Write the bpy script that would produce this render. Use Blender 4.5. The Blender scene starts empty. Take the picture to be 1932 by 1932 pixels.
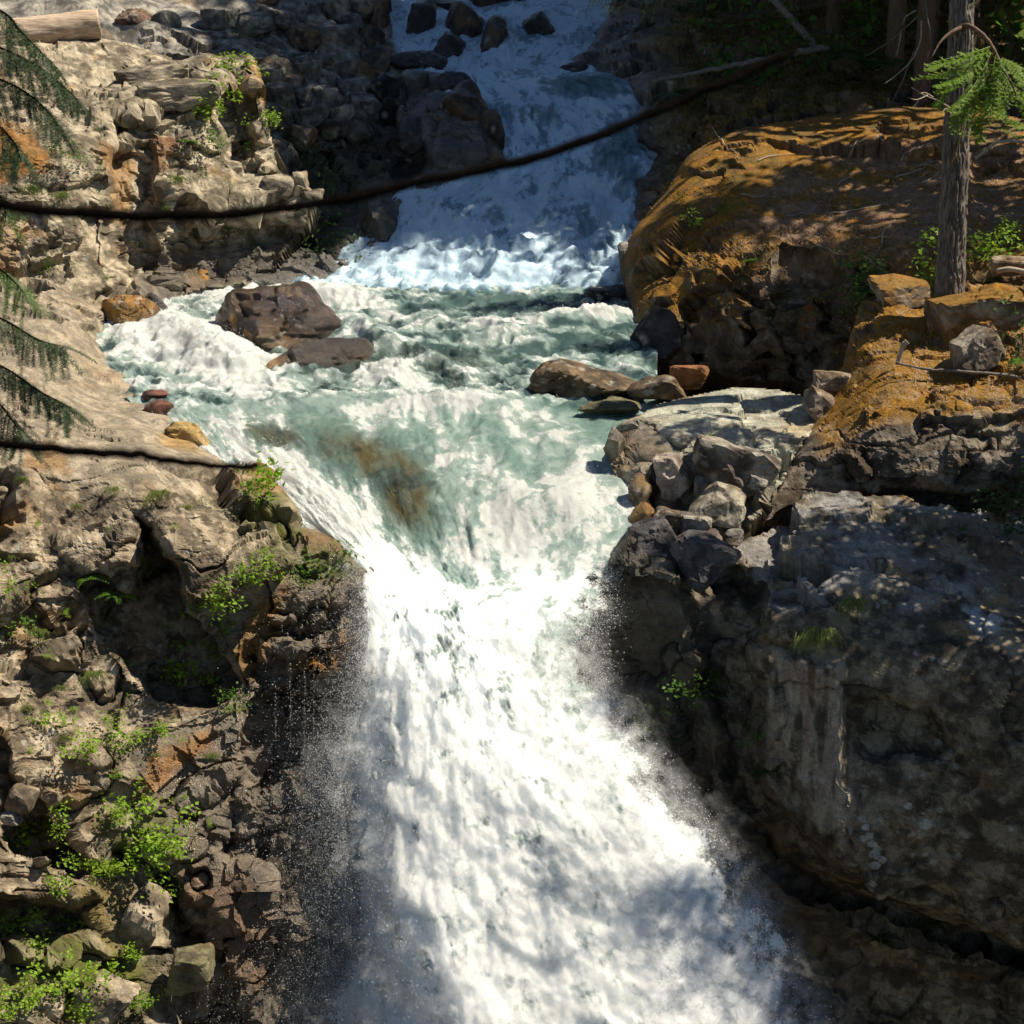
import bpy, math, random, time
import numpy as np
from mathutils import Vector, Matrix
T0 = time.time()
scene = bpy.context.scene
col = scene.collection
R_ = math.radians

# ------------------------------------------------------------------ camera, sky, sun
PITCH = R_(18.0); FOV = R_(30.0); W0 = 1932.0
F = (W0 / 2) / math.tan(FOV / 2)
cam_d = bpy.data.cameras.new('camera'); cam = bpy.data.objects.new('camera', cam_d); col.objects.link(cam)
cam.rotation_euler = (math.pi / 2 - PITCH, 0, 0); cam.location = (0, 0, 0)
cam_d.sensor_width = 36; cam_d.angle = FOV; cam_d.clip_start = .1; cam_d.clip_end = 2000
cam_d.dof.use_dof = True; cam_d.dof.focus_distance = 33.0; cam_d.dof.aperture_fstop = 2.8
scene.camera = cam
SUN = Vector((0.57, 0.06, 0.82)).normalized()
world = bpy.data.worlds.new('World'); scene.world = world; world.use_nodes = True
wn = world.node_tree.nodes; wl = world.node_tree.links
sky = wn.new('ShaderNodeTexSky'); sky.sky_type = 'NISHITA'; sky.sun_disc = False
sky.sun_elevation = math.asin(SUN.z); sky.sun_rotation = math.atan2(SUN.x, SUN.y)
bg = wn['Background']; bg.inputs['Strength'].default_value = 0.05
sky.ozone_density = 2.5; sky.dust_density = .3
wl.new(sky.outputs[0], bg.inputs[0])
sd = bpy.data.lights.new('sun', 'SUN'); sd.energy = 5.0; sd.angle = R_(0.53); sd.color = (1.0, 0.90, 0.74)
so = bpy.data.objects.new('sun', sd); col.objects.link(so)
so.rotation_euler = (-SUN).to_track_quat('-Z', 'Y').to_euler()
scene.view_settings.view_transform = 'Standard'; scene.view_settings.look = 'None'
scene.view_settings.gamma = 1; scene.view_settings.use_curve_mapping = False
scene.view_settings.exposure = 0.65
scene.render.engine = 'CYCLES'
cy = scene.cycles
cy.max_bounces = 5; cy.diffuse_bounces = 3; cy.glossy_bounces = 2; cy.transmission_bounces = 3; cy.transparent_max_bounces = 8
cy.caustics_reflective = False; cy.caustics_refractive = False
cy.use_denoising = True
try: cy.denoising_prefilter = 'FAST'
except Exception: pass
cy.sample_clamp_direct = 0; cy.sample_clamp_indirect = 4

# ------------------------------------------------------------------ geometry of the place
CP, SP = math.cos(PITCH), math.sin(PITCH)
def P(px, py, Y):
    """world point seen in direction (px, py) that stands Y metres into the valley"""
    u = (np.asarray(px, float) - W0 / 2) / F; v = -(np.asarray(py, float) - W0 / 2) / F
    dy = CP + v * SP; dz = -SP + v * CP; t = np.asarray(Y, float) / dy
    return np.stack([u * t, dy * t, dz * t], -1)
def mpp(Y): return 1.05 * Y / F          # metres per picture unit at distance Y

# ------------------------------------------------------------------ numpy noise
f32 = np.float32; u32 = np.uint32
def hsh(x, y, z, seed):
    h = x.astype(np.int64).astype(u32) * u32(374761393) + y.astype(np.int64).astype(u32) * u32(668265263) + z.astype(np.int64).astype(u32) * u32(2246822519) + u32((seed * 3266489917) & 0xffffffff)
    h = (h ^ (h >> u32(13))) * u32(1274126177)
    h = (h ^ (h >> u32(15))) * u32(2654435761)
    return h ^ (h >> u32(16))
def perlin(p, seed=0):
    p = p.astype(f32); b = np.floor(p); f = p - b; b = b.astype(np.int32)
    w = f * f * f * (f * (f * 6 - 15) + 10)
    out = np.zeros(p.shape[0], f32)
    for i in (0, 1):
        wx = w[:, 0] if i else 1 - w[:, 0]
        for j in (0, 1):
            wy = w[:, 1] if j else 1 - w[:, 1]
            for k in (0, 1):
                wz = w[:, 2] if k else 1 - w[:, 2]
                h = hsh(b[:, 0] + i, b[:, 1] + j, b[:, 2] + k, seed)
                g0 = (h & u32(1023)).astype(f32) / 511.5 - 1; g1 = ((h >> u32(10)) & u32(1023)).astype(f32) / 511.5 - 1; g2 = ((h >> u32(20)) & u32(1023)).astype(f32) / 511.5 - 1
                out += wx * wy * wz * (g0 * (f[:, 0] - i) + g1 * (f[:, 1] - j) + g2 * (f[:, 2] - k))
    return out * 1.25
def fbm(p, octv=4, seed=0, gain=.5, lac=2.03):
    a = 1.0; s = np.zeros(p.shape[0], f32); q = p.astype(f32)
    for o in range(octv):
        s += a * perlin(q, seed + o * 17); a *= gain; q = q * f32(lac) + f32(3.7)
    return s
def voronoi(p, seed=0):
    p = p.astype(f32); b = np.floor(p).astype(np.int32); fr = p - b
    n = p.shape[0]
    F1 = np.full(n, 9., f32); F2 = np.full(n, 9., f32); H = np.zeros(n, u32); D = np.zeros((n, 3), f32)
    for i in (-1, 0, 1):
        for j in (-1, 0, 1):
            for k in (-1, 0, 1):
                h = hsh(b[:, 0] + i, b[:, 1] + j, b[:, 2] + k, seed)
                dx = i + (h & u32(1023)).astype(f32) / 1023 - fr[:, 0]; dy = j + ((h >> u32(10)) & u32(1023)).astype(f32) / 1023 - fr[:, 1]; dz = k + ((h >> u32(20)) & u32(1023)).astype(f32) / 1023 - fr[:, 2]
                d = dx * dx + dy * dy + dz * dz
                m = d < F1
                F2 = np.where(m, F1, np.minimum(F2, d)); F1 = np.where(m, d, F1); H = np.where(m, h, H)
                D[m, 0] = dx[m]; D[m, 1] = dy[m]; D[m, 2] = dz[m]
    H = (H ^ (H >> u32(11))) * u32(2654435761); H = H ^ (H >> u32(14))
    return np.sqrt(F1), np.sqrt(F2), H, -D
def hr(h, k=0):
    g = (h ^ u32((k * 40503 + 977) & 0xffffffff)) * u32(2246822519); g = g ^ (g >> u32(15))
    return (g & u32(65535)).astype(f32) / 65535
def sstep(a, b, x):
    t = np.clip((x - a) / (b - a), 0, 1); return t * t * (3 - 2 * t)
def lerp(a, b, t): return a + (b - a) * t
def mixc(c, d, m): return c + (np.asarray(d, f32) - c) * m[:, None]

def rot_xyz(a, b, c):
    return np.array(Matrix.Rotation(a, 3, 'X') @ Matrix.Rotation(b, 3, 'Y') @ Matrix.Rotation(c, 3, 'Z'))
def rock_disp(p, scales, bed=(0, 0, 0), aniso=(1, 1, 1), warp=.35, seed=0, rough=.02, crack=.35, spacing=None):
    """broken rock: big tilted facets, then jointed blocks of several sizes"""
    q0 = (p @ rot_xyz(*bed).T).astype(f32)
    wv = np.stack([fbm(q0 * .8, 4, seed + 5), fbm(q0 * .8 + 31, 4, seed + 6), fbm(q0 * .8 + 57, 4, seed + 7)], -1)
    off = np.zeros(len(p), f32); cells = []
    an = np.array(aniso, f32)
    att = (lambda s: 1.0) if spacing is None else (lambda s: sstep(1.2, 3.2, s / spacing))
    patchy = sstep(-.25, .3, fbm(q0 * .7 + 77, 3, seed + 8))          # smooth faces beside shattered ones
    for n, (s, a) in enumerate(scales):
        if n == 0:
            F1, F2, H, D = voronoi((q0 / an + wv * warp * s) / s, seed)
            tv = np.stack([hr(H, 1), hr(H, 2), hr(H, 3)], -1) - .5
            o = a * ((hr(H, 4) - .5) * 1.0 + 1.9 * (tv * D).sum(1)) - a * crack * (1 - sstep(0, .05, F2 - F1))
            off += o * att(s)
        else:
            g = (q0 + wv * .22 * s * (1.5 if n == 1 else 2.5)) / (s * an)
            lay = np.floor(g[:, 2]).astype(np.int32); z = np.zeros_like(lay)
            h0 = hsh(lay, z, z, seed + n * 31); gx = g[:, 0] + hr(h0, 1); row = np.floor(gx).astype(np.int32)
            h1 = hsh(lay, row, z, seed + n * 37); gy = g[:, 1] + hr(h1, 2); cy_ = np.floor(gy).astype(np.int32)
            H = hsh(lay, row, cy_, seed + n * 41)
            lx, ly, lz = gx - row - .5, gy - cy_ - .5, g[:, 2] - lay - .5
            o = a * ((hr(H, 3) - .5) * 1.1 + (hr(H, 4) - .5) * 2.1 * lx + (hr(H, 5) - .5) * 2.1 * ly + (hr(H, 6) - .5) * 1.0 * lz)
            o *= np.where(hr(H, 7) < .35, .25, 1.0) * (.25 + .75 * patchy)
            off += o * att(s * .8)
        cells.append(H)
    off += rough * .45 * (.3 + .7 * patchy) * fbm(p * 6.5, 5, seed + 60, .65) * att(.16)
    return off, cells

# ------------------------------------------------------------------ 2D helpers on the picture plane of the survey
def in_poly(X, Yy, poly):
    c = np.zeros(X.shape, bool); n = len(poly)
    for i in range(n):
        x0, y0 = poly[i]; x1, y1 = poly[(i + 1) % n]
        if y0 == y1: continue
        m = ((y0 > Yy) != (y1 > Yy)) & (X < (x1 - x0) * (Yy - y0) / (y1 - y0) + x0)
        c ^= m
    return c
def dist_line(X, Yy, pts, closed=False):
    d = np.full(X.shape, 1e9); n = len(pts)
    for i in range(n if closed else n - 1):
        ax, ay = pts[i]; bx, by = pts[(i + 1) % n]
        L = (bx - ax) ** 2 + (by - ay) ** 2 + 1e-9
        t = np.clip(((X - ax) * (bx - ax) + (Yy - ay) * (by - ay)) / L, 0, 1)
        d = np.minimum(d, np.hypot(X - ax - t * (bx - ax), Yy - ay - t * (by - ay)))
    return d
def region(X, Yy, poly, soft=12):
    """1 inside the polygon, 0 outside, with a soft border"""
    d = dist_line(X, Yy, poly, True); s = np.where(in_poly(X, Yy, poly), d, -d)
    return sstep(-soft, soft, s)
def blob(X, Yy, cx, cy, rx, ry, rot=0):
    c, s = math.cos(R_(rot)), math.sin(R_(rot)); dx = X - cx; dy = Yy - cy
    return np.exp(-(((dx * c + dy * s) / rx) ** 2 + ((-dx * s + dy * c) / ry) ** 2))
def rbf(ctrl, X, Yy, c=70.0):
    C = np.array(ctrl, float); xy = C[:, :2]; v = C[:, 2]; n = len(C)
    d = np.hypot(xy[:, None, 0] - xy[None, :, 0], xy[:, None, 1] - xy[None, :, 1])
    A = np.zeros((n + 3, n + 3)); A[:n, :n] = -np.sqrt(d * d + c * c) / 1000
    Q = np.c_[np.ones(n), xy / 1000]; A[:n, n:] = Q; A[n:, :n] = Q.T
    sol = np.linalg.solve(A, np.r_[v, 0, 0, 0])
    out = sol[n] + sol[n + 1] * X / 1000 + sol[n + 2] * Yy / 1000
    for i in range(n):
        out = out - sol[i] * np.sqrt((X - xy[i, 0]) ** 2 + (Yy - xy[i, 1]) ** 2 + c * c) / 1000
    return out

# ------------------------------------------------------------------ mesh helpers
def mesh_np(name, V, faces, mat, attrs=None, smooth=True):
    """V n x 3; faces: list of int arrays (m x 3 or m x 4)"""
    me = bpy.data.meshes.new(name)
    faces = [np.asarray(f, np.int32) for f in faces if len(f)]
    me.vertices.add(len(V)); me.vertices.foreach_set('co', np.asarray(V, f32).ravel())
    li = np.concatenate([f.ravel() for f in faces]); tot = np.concatenate([np.full(len(f), f.shape[1], np.int32) for f in faces])
    st = np.concatenate([[0], np.cumsum(tot)[:-1]]).astype(np.int32)
    me.loops.add(len(li)); me.loops.foreach_set('vertex_index', li)
    me.polygons.add(len(tot)); me.polygons.foreach_set('loop_start', st); me.polygons.foreach_set('loop_total', tot)
    me.polygons.foreach_set('use_smooth', np.full(len(tot), smooth, bool))
    me.update(calc_edges=True)
    for k, a in (attrs or {}).items():
        a = np.asarray(a, f32)
        if a.ndim == 2:
            at = me.attributes.new(k, 'FLOAT_COLOR', 'POINT'); at.data.foreach_set('color', np.c_[a, np.ones(len(a), f32)].astype(f32).ravel())
        else:
            at = me.attributes.new(k, 'FLOAT', 'POINT'); at.data.foreach_set('value', a)
    if mat: me.materials.append(mat)
    return me
def link(name, me, parent=None):
    o = bpy.data.objects.new(name, me); col.objects.link(o)
    if parent: o.parent = parent
    return o
def tag(o, label=None, cat=None, group=None, kind=None):
    if label: o['label'] = label
    if cat: o['category'] = cat
    if group: o['group'] = group
    if kind: o['kind'] = kind
    return o
def empty(name, loc=(0, 0, 0)):
    o = bpy.data.objects.new(name, None); col.objects.link(o); o.location = loc; return o
class Acc:
    def __init__(s): s.v = []; s.t = []; s.q = []; s.n = 0; s.c = []
    def add(s, V, tris=None, quads=None, c=None):
        V = np.asarray(V, float)
        if tris is not None and len(tris): s.t.append(np.asarray(tris) + s.n)
        if quads is not None and len(quads): s.q.append(np.asarray(quads) + s.n)
        s.v.append(V); s.n += len(V)
        if c is not None: s.c.append(np.broadcast_to(np.asarray(c, float), (len(V), 3)))
    def mesh(s, name, mat, smooth=True):
        f = []
        if s.t: f.append(np.concatenate(s.t))
        if s.q: f.append(np.concatenate(s.q))
        at = {'Col': np.concatenate(s.c)} if s.c else None
        return mesh_np(name, np.concatenate(s.v), f, mat, at, smooth)
def tube(acc, pts, radii, sides=8, c=None, cap=True):
    pts = np.asarray(pts, float); n = len(pts); radii = np.broadcast_to(np.asarray(radii, float), (n,))
    tg = np.gradient(pts, axis=0); tg /= np.linalg.norm(tg, axis=1)[:, None] + 1e-9
    up = np.array([0.13, .31, .94]); a = np.cross(tg, up); a /= np.linalg.norm(a, axis=1)[:, None] + 1e-9; b = np.cross(tg, a)
    th = np.linspace(0, 2 * math.pi, sides, endpoint=False)
    V = pts[:, None] + radii[:, None, None] * (np.cos(th)[None, :, None] * a[:, None] + np.sin(th)[None, :, None] * b[:, None])
    i, j = np.meshgrid(np.arange(n - 1), np.arange(sides), indexing='ij'); j2 = (j + 1) % sides
    q = np.stack([i * sides + j, i * sides + j2, (i + 1) * sides + j2, (i + 1) * sides + j], -1).reshape(-1, 4)
    V = V.reshape(-1, 3); t = []
    if cap:
        V = np.r_[V, pts[:1], pts[-1:]]; k = n * sides
        t = [(k, (m + 1) % sides, m) for m in range(sides)] + [(k + 1, (n - 1) * sides + m, (n - 1) * sides + (m + 1) % sides) for m in range(sides)]
    acc.add(V, t, q, c)
def catmull(pts, n):
    p = np.asarray(pts, float); p = np.concatenate([[2 * p[0] - p[1]], p, [2 * p[-1] - p[-2]]]); m = len(p) - 3
    u = np.linspace(0, m - 1e-6, n); i = u.astype(int); t = (u - i)[(...,) + (None,) * (p.ndim - 1)]
    a, b, c, d = p[i], p[i + 1], p[i + 2], p[i + 3]
    return .5 * (2 * b + (c - a) * t + (2 * a - 5 * b + 4 * c - d) * t ** 2 + (3 * b - a - 3 * c + d) * t ** 3)
def grid_normals(G):
    du = np.gradient(G, axis=1); dv = np.gradient(G, axis=0)
    n = np.cross(dv, du); n /= np.linalg.norm(n, axis=2)[..., None] + 1e-12
    return n

# ------------------------------------------------------------------ materials
def new_mat(name):
    m = bpy.data.materials.new(name); m.use_nodes = True; return m, m.node_tree.nodes, m.node_tree.links, m.node_tree.nodes['Principled BSDF']
def nd(n, t, **k):
    x = n.new(t)
    for a, b in k.items(): setattr(x, a, b)
    return x
def math_n(n, l, op, a, b=None, c=None, clamp=False):
    m = n.new('ShaderNodeMath'); m.operation = op; m.use_clamp = clamp
    for i, v in enumerate((a, b, c)):
        if v is None: continue
        if isinstance(v, (int, float)): m.inputs[i].default_value = v
        else: l.new(v, m.inputs[i])
    return m.outputs[0]
def noise_n(n, l, vec, scale, detail=6, rough=.6):
    t = n.new('ShaderNodeTexNoise'); t.inputs['Scale'].default_value = scale; t.inputs['Detail'].default_value = detail; t.inputs['Roughness'].default_value = rough
    l.new(vec, t.inputs['Vector']); return t.outputs['Fac']
def ramp_mul(n, l, colr, fac, lo, hi):
    mr = n.new('ShaderNodeMapRange'); l.new(fac, mr.inputs[0]); mr.inputs[1].default_value = .3; mr.inputs[2].default_value = .7; mr.inputs[3].default_value = lo; mr.inputs[4].default_value = hi
    mx = n.new('ShaderNodeVectorMath'); mx.operation = 'SCALE'; l.new(colr, mx.inputs[0]); l.new(mr.outputs[0], mx.inputs['Scale'])
    return mx.outputs[0]
def rock_material(name, bump=.8, dist=.055, fine=40, ridge=.7):
    m, n, l, b = new_mat(name)
    at = nd(n, 'ShaderNodeAttribute', attribute_name='Col'); wt = nd(n, 'ShaderNodeAttribute', attribute_name='wet')
    g = n.new('ShaderNodeNewGeometry'); pos = g.outputs['Position']
    c = ramp_mul(n, l, at.outputs['Color'], noise_n(n, l, pos, 6, 10, .72), .52, 1.45)
    c = ramp_mul(n, l, c, noise_n(n, l, pos, fine, 6, .75), .55, 1.45)
    l.new(c, b.inputs['Base Color'])
    mr = n.new('ShaderNodeMapRange'); l.new(wt.outputs['Fac'], mr.inputs[0]); mr.inputs[3].default_value = .88; mr.inputs[4].default_value = .10
    l.new(mr.outputs[0], b.inputs['Roughness'])
    sp = n.new('ShaderNodeMapRange'); l.new(wt.outputs['Fac'], sp.inputs[0]); sp.inputs[3].default_value = .25; sp.inputs[4].default_value = .75
    l.new(sp.outputs[0], b.inputs['Specular IOR Level'])
    bp = n.new('ShaderNodeBump'); bp.inputs['Strength'].default_value = bump; bp.inputs['Distance'].default_value = dist
    rg = n.new('ShaderNodeTexNoise'); rg.noise_type = 'RIDGED_MULTIFRACTAL'; rg.inputs['Scale'].default_value = 3.2; rg.inputs['Detail'].default_value = 9; rg.inputs['Roughness'].default_value = .62; l.new(pos, rg.inputs['Vector'])
    h = math_n(n, l, 'ADD', math_n(n, l, 'MULTIPLY', noise_n(n, l, pos, 11, 10, .75), .65), math_n(n, l, 'MULTIPLY', noise_n(n, l, pos, 48, 5, .7), .6))
    h = math_n(n, l, 'ADD', h, math_n(n, l, 'MULTIPLY', rg.outputs['Fac'], ridge))
    l.new(h, bp.inputs['Height']); l.new(bp.outputs[0], b.inputs['Normal'])
    return m
ROCK = rock_material('weathered_rock')
MOSSY = rock_material('mossy_rock', 1.0, .05, 70, .12)

def sstep_node(n, l, v, a, b):
    r = n.new('ShaderNodeMapRange'); r.interpolation_type = 'SMOOTHSTEP'; l.new(v, r.inputs[0]); r.inputs[1].default_value = a; r.inputs[2].default_value = b; return r.outputs[0]
def water_material(name, glint=55):
    m, n, l, b = new_mat(name)
    at = nd(n, 'ShaderNodeAttribute', attribute_name='Col'); fo = nd(n, 'ShaderNodeAttribute', attribute_name='foam'); al = nd(n, 'ShaderNodeAttribute', attribute_name='dens')
    g = n.new('ShaderNodeNewGeometry'); pos = g.outputs['Position']
    ss_ = nd(n, 'ShaderNodeAttribute', attribute_name='soft')
    mp = n.new('ShaderNodeMapping'); mp.inputs['Scale'].default_value = (1.0, .55, .8); l.new(pos, mp.inputs[0])
    rg = n.new('ShaderNodeTexNoise'); rg.noise_type = 'RIDGED_MULTIFRACTAL'; rg.inputs['Scale'].default_value = 2.6; rg.inputs['Detail'].default_value = 7; rg.inputs['Roughness'].default_value = .7; rg.inputs['Distortion'].default_value = .6; l.new(mp.outputs[0], rg.inputs['Vector'])
    fil = math_n(n, l, 'ADD', math_n(n, l, 'MULTIPLY', math_n(n, l, 'SUBTRACT', rg.outputs['Fac'], .55), .32), math_n(n, l, 'MULTIPLY', math_n(n, l, 'SUBTRACT', noise_n(n, l, mp.outputs[0], 11, 7, .75), .5), 1.1))
    fv = math_n(n, l, 'ADD', fo.outputs['Fac'], math_n(n, l, 'MULTIPLY', fil, math_n(n, l, 'SUBTRACT', 1.0, math_n(n, l, 'MULTIPLY', ss_.outputs['Fac'], .5))), clamp=True)
    fs_ = sstep_node(n, l, fv, .50, .80)
    wc = n.new('ShaderNodeMix'); wc.data_type = 'RGBA'; l.new(fs_, wc.inputs[0]); l.new(at.outputs['Color'], wc.inputs[6]); wcol = nd(n, 'ShaderNodeAttribute', attribute_name='white'); l.new(wcol.outputs['Color'], wc.inputs[7])
    l.new(wc.outputs[2], b.inputs['Base Color'])
    mr = n.new('ShaderNodeMapRange'); l.new(fs_, mr.inputs[0]); mr.inputs[3].default_value = .08; mr.inputs[4].default_value = .75
    l.new(mr.outputs[0], b.inputs['Roughness']); b.inputs['IOR'].default_value = 1.33
    bp = n.new('ShaderNodeBump'); bp.inputs['Strength'].default_value = .8; bp.inputs['Distance'].default_value = .05
    h = math_n(n, l, 'ADD', noise_n(n, l, pos, 18, 6, .7), math_n(n, l, 'MULTIPLY', noise_n(n, l, pos, 70, 3, .6), .6))
    l.new(h, bp.inputs['Height']); l.new(bp.outputs[0], b.inputs['Normal'])
    l.new(math_n(n, l, 'SUBTRACT', .85, math_n(n, l, 'MULTIPLY', ss_.outputs['Fac'], .4)), bp.inputs['Strength'])
    b.subsurface_method = 'BURLEY'; b.inputs['Subsurface Radius'].default_value = (.9, 1.0, 1.05); l.new(math_n(n, l, 'ADD', .05, math_n(n, l, 'MULTIPLY', ss_.outputs['Fac'], .3)), b.inputs['Subsurface Scale'])
    l.new(fs_, b.inputs['Subsurface Weight'])
    tl = n.new('ShaderNodeBsdfTranslucent'); l.new(wc.outputs[2], tl.inputs[0]); l.new(bp.outputs[0], tl.inputs[1])
    ms = n.new('ShaderNodeMixShader'); l.new(math_n(n, l, 'MULTIPLY', fo.outputs['Fac'], .2), ms.inputs[0]); l.new(b.outputs[0], ms.inputs[1]); l.new(tl.outputs[0], ms.inputs[2])
    tr = n.new('ShaderNodeBsdfTransparent'); ma = n.new('ShaderNodeMixShader')
    nz = noise_n(n, l, pos, 26, 5, .75)
    a = math_n(n, l, 'ADD', al.outputs['Fac'], math_n(n, l, 'MULTIPLY', math_n(n, l, 'SUBTRACT', nz, .5), 1.6))
    r2 = n.new('ShaderNodeMapRange'); r2.interpolation_type = 'SMOOTHSTEP'; l.new(a, r2.inputs[0]); r2.inputs[1].default_value = .3; r2.inputs[2].default_value = .62
    l.new(r2.outputs[0], ma.inputs[0]); l.new(tr.outputs[0], ma.inputs[1]); l.new(ms.outputs[0], ma.inputs[2])
    l.new(ma.outputs[0], n['Material Output'].inputs['Surface'])
    return m
WATER = water_material('white_water')

def leaf_material(name, c1, c2, trans=.45):
    m, n, l, b = new_mat(name)
    oi = n.new('ShaderNodeObjectInfo'); g = n.new('ShaderNodeNewGeometry')
    f = noise_n(n, l, g.outputs['Position'], 9, 3, .6)
    f = math_n(n, l, 'ADD', f, math_n(n, l, 'MULTIPLY', math_n(n, l, 'SUBTRACT', g.outputs['Random Per Island'], .5), .7), clamp=True)
    mx = n.new('ShaderNodeMix'); mx.data_type = 'RGBA'; l.new(f, mx.inputs[0]); mx.inputs[6].default_value = (*c1, 1); mx.inputs[7].default_value = (*c2, 1)
    l.new(mx.outputs[2], b.inputs['Base Color']); b.inputs['Roughness'].default_value = .55; b.inputs['Specular IOR Level'].default_value = .3
    tl = n.new('ShaderNodeBsdfTranslucent'); l.new(mx.outputs[2], tl.inputs[0])
    ms = n.new('ShaderNodeMixShader'); ms.inputs[0].default_value = trans; l.new(b.outputs[0], ms.inputs[1]); l.new(tl.outputs[0], ms.inputs[2])
    l.new(ms.outputs[0], n['Material Output'].inputs['Surface'])
    return m
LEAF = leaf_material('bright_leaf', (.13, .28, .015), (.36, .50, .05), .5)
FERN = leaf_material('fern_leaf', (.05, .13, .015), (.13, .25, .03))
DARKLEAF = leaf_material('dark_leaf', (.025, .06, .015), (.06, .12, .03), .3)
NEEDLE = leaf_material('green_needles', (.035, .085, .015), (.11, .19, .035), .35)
SUNNEEDLE = leaf_material('sunlit_needles', (.10, .20, .02), (.24, .36, .05), .45)  # lighter copy of the needles, sunlight put into the colour
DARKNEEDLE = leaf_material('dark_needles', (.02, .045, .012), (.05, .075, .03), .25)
GRASS = leaf_material('grass_blade', (.14, .22, .04), (.26, .27, .09))
def plain_material(name, c1, c2, scale=12, rough=.85, stretch=(1, 1, 1), bump=.5, spec=.25):
    m, n, l, b = new_mat(name)
    g = n.new('ShaderNodeNewGeometry'); mp = n.new('ShaderNodeMapping'); mp.inputs['Scale'].default_value = stretch; l.new(g.outputs['Position'], mp.inputs[0])
    f = noise_n(n, l, mp.outputs[0], scale, 7, .65)
    rp = n.new('ShaderNodeMapRange'); l.new(f, rp.inputs[0]); rp.inputs[1].default_value = .32; rp.inputs[2].default_value = .68
    mx = n.new('ShaderNodeMix'); mx.data_type = 'RGBA'; l.new(rp.outputs[0], mx.inputs[0]); mx.inputs[6].default_value = (*c1, 1); mx.inputs[7].default_value = (*c2, 1)
    l.new(mx.outputs[2], b.inputs['Base Color']); b.inputs['Roughness'].default_value = rough; b.inputs['Specular IOR Level'].default_value = spec
    bp = n.new('ShaderNodeBump'); bp.inputs['Strength'].default_value = bump; bp.inputs['Distance'].default_value = .02; l.new(f, bp.inputs['Height']); l.new(bp.outputs[0], b.inputs['Normal'])
    return m
BARK = plain_material('grey_bark', (.07, .055, .045), (.26, .23, .20), 22, .9, (1, 1, .22), .8)
BROWNBARK = plain_material('brown_bark', (.08, .05, .035), (.19, .13, .09), 20, .9, (1, 1, .25), .8)
SHADEBARK = plain_material('shade_black_bark', (.002, .0018, .0016), (.006, .005, .0045), 40, 1.0, spec=0)  # near-black: shade on the silhouetted branches put into the bark colour
DEADWOOD = plain_material('dead_wood', (.30, .24, .18), (.52, .44, .34), 18, .8, (.5, 1, 1), .6)
GREYWOOD = plain_material('grey_dead_wood', (.10, .09, .075), (.24, .22, .19), 25, .85)
MOSSDRAPE = leaf_material('hanging_moss', (.12, .09, .03), (.25, .18, .06), .3)
def foam_material():
    m, n, l, b = new_mat('spray_drop')
    b.inputs['Base Color'].default_value = (.92, .93, .92, 1); b.inputs['Roughness'].default_value = .3
    tl = n.new('ShaderNodeBsdfTranslucent'); tl.inputs[0].default_value = (.92, .93, .92, 1)
    ms = n.new('ShaderNodeMixShader'); ms.inputs[0].default_value = .5; l.new(b.outputs[0], ms.inputs[1]); l.new(tl.outputs[0], ms.inputs[2]); l.new(ms.outputs[0], n['Material Output'].inputs['Surface'])
    return m
DROP = foam_material()

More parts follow.
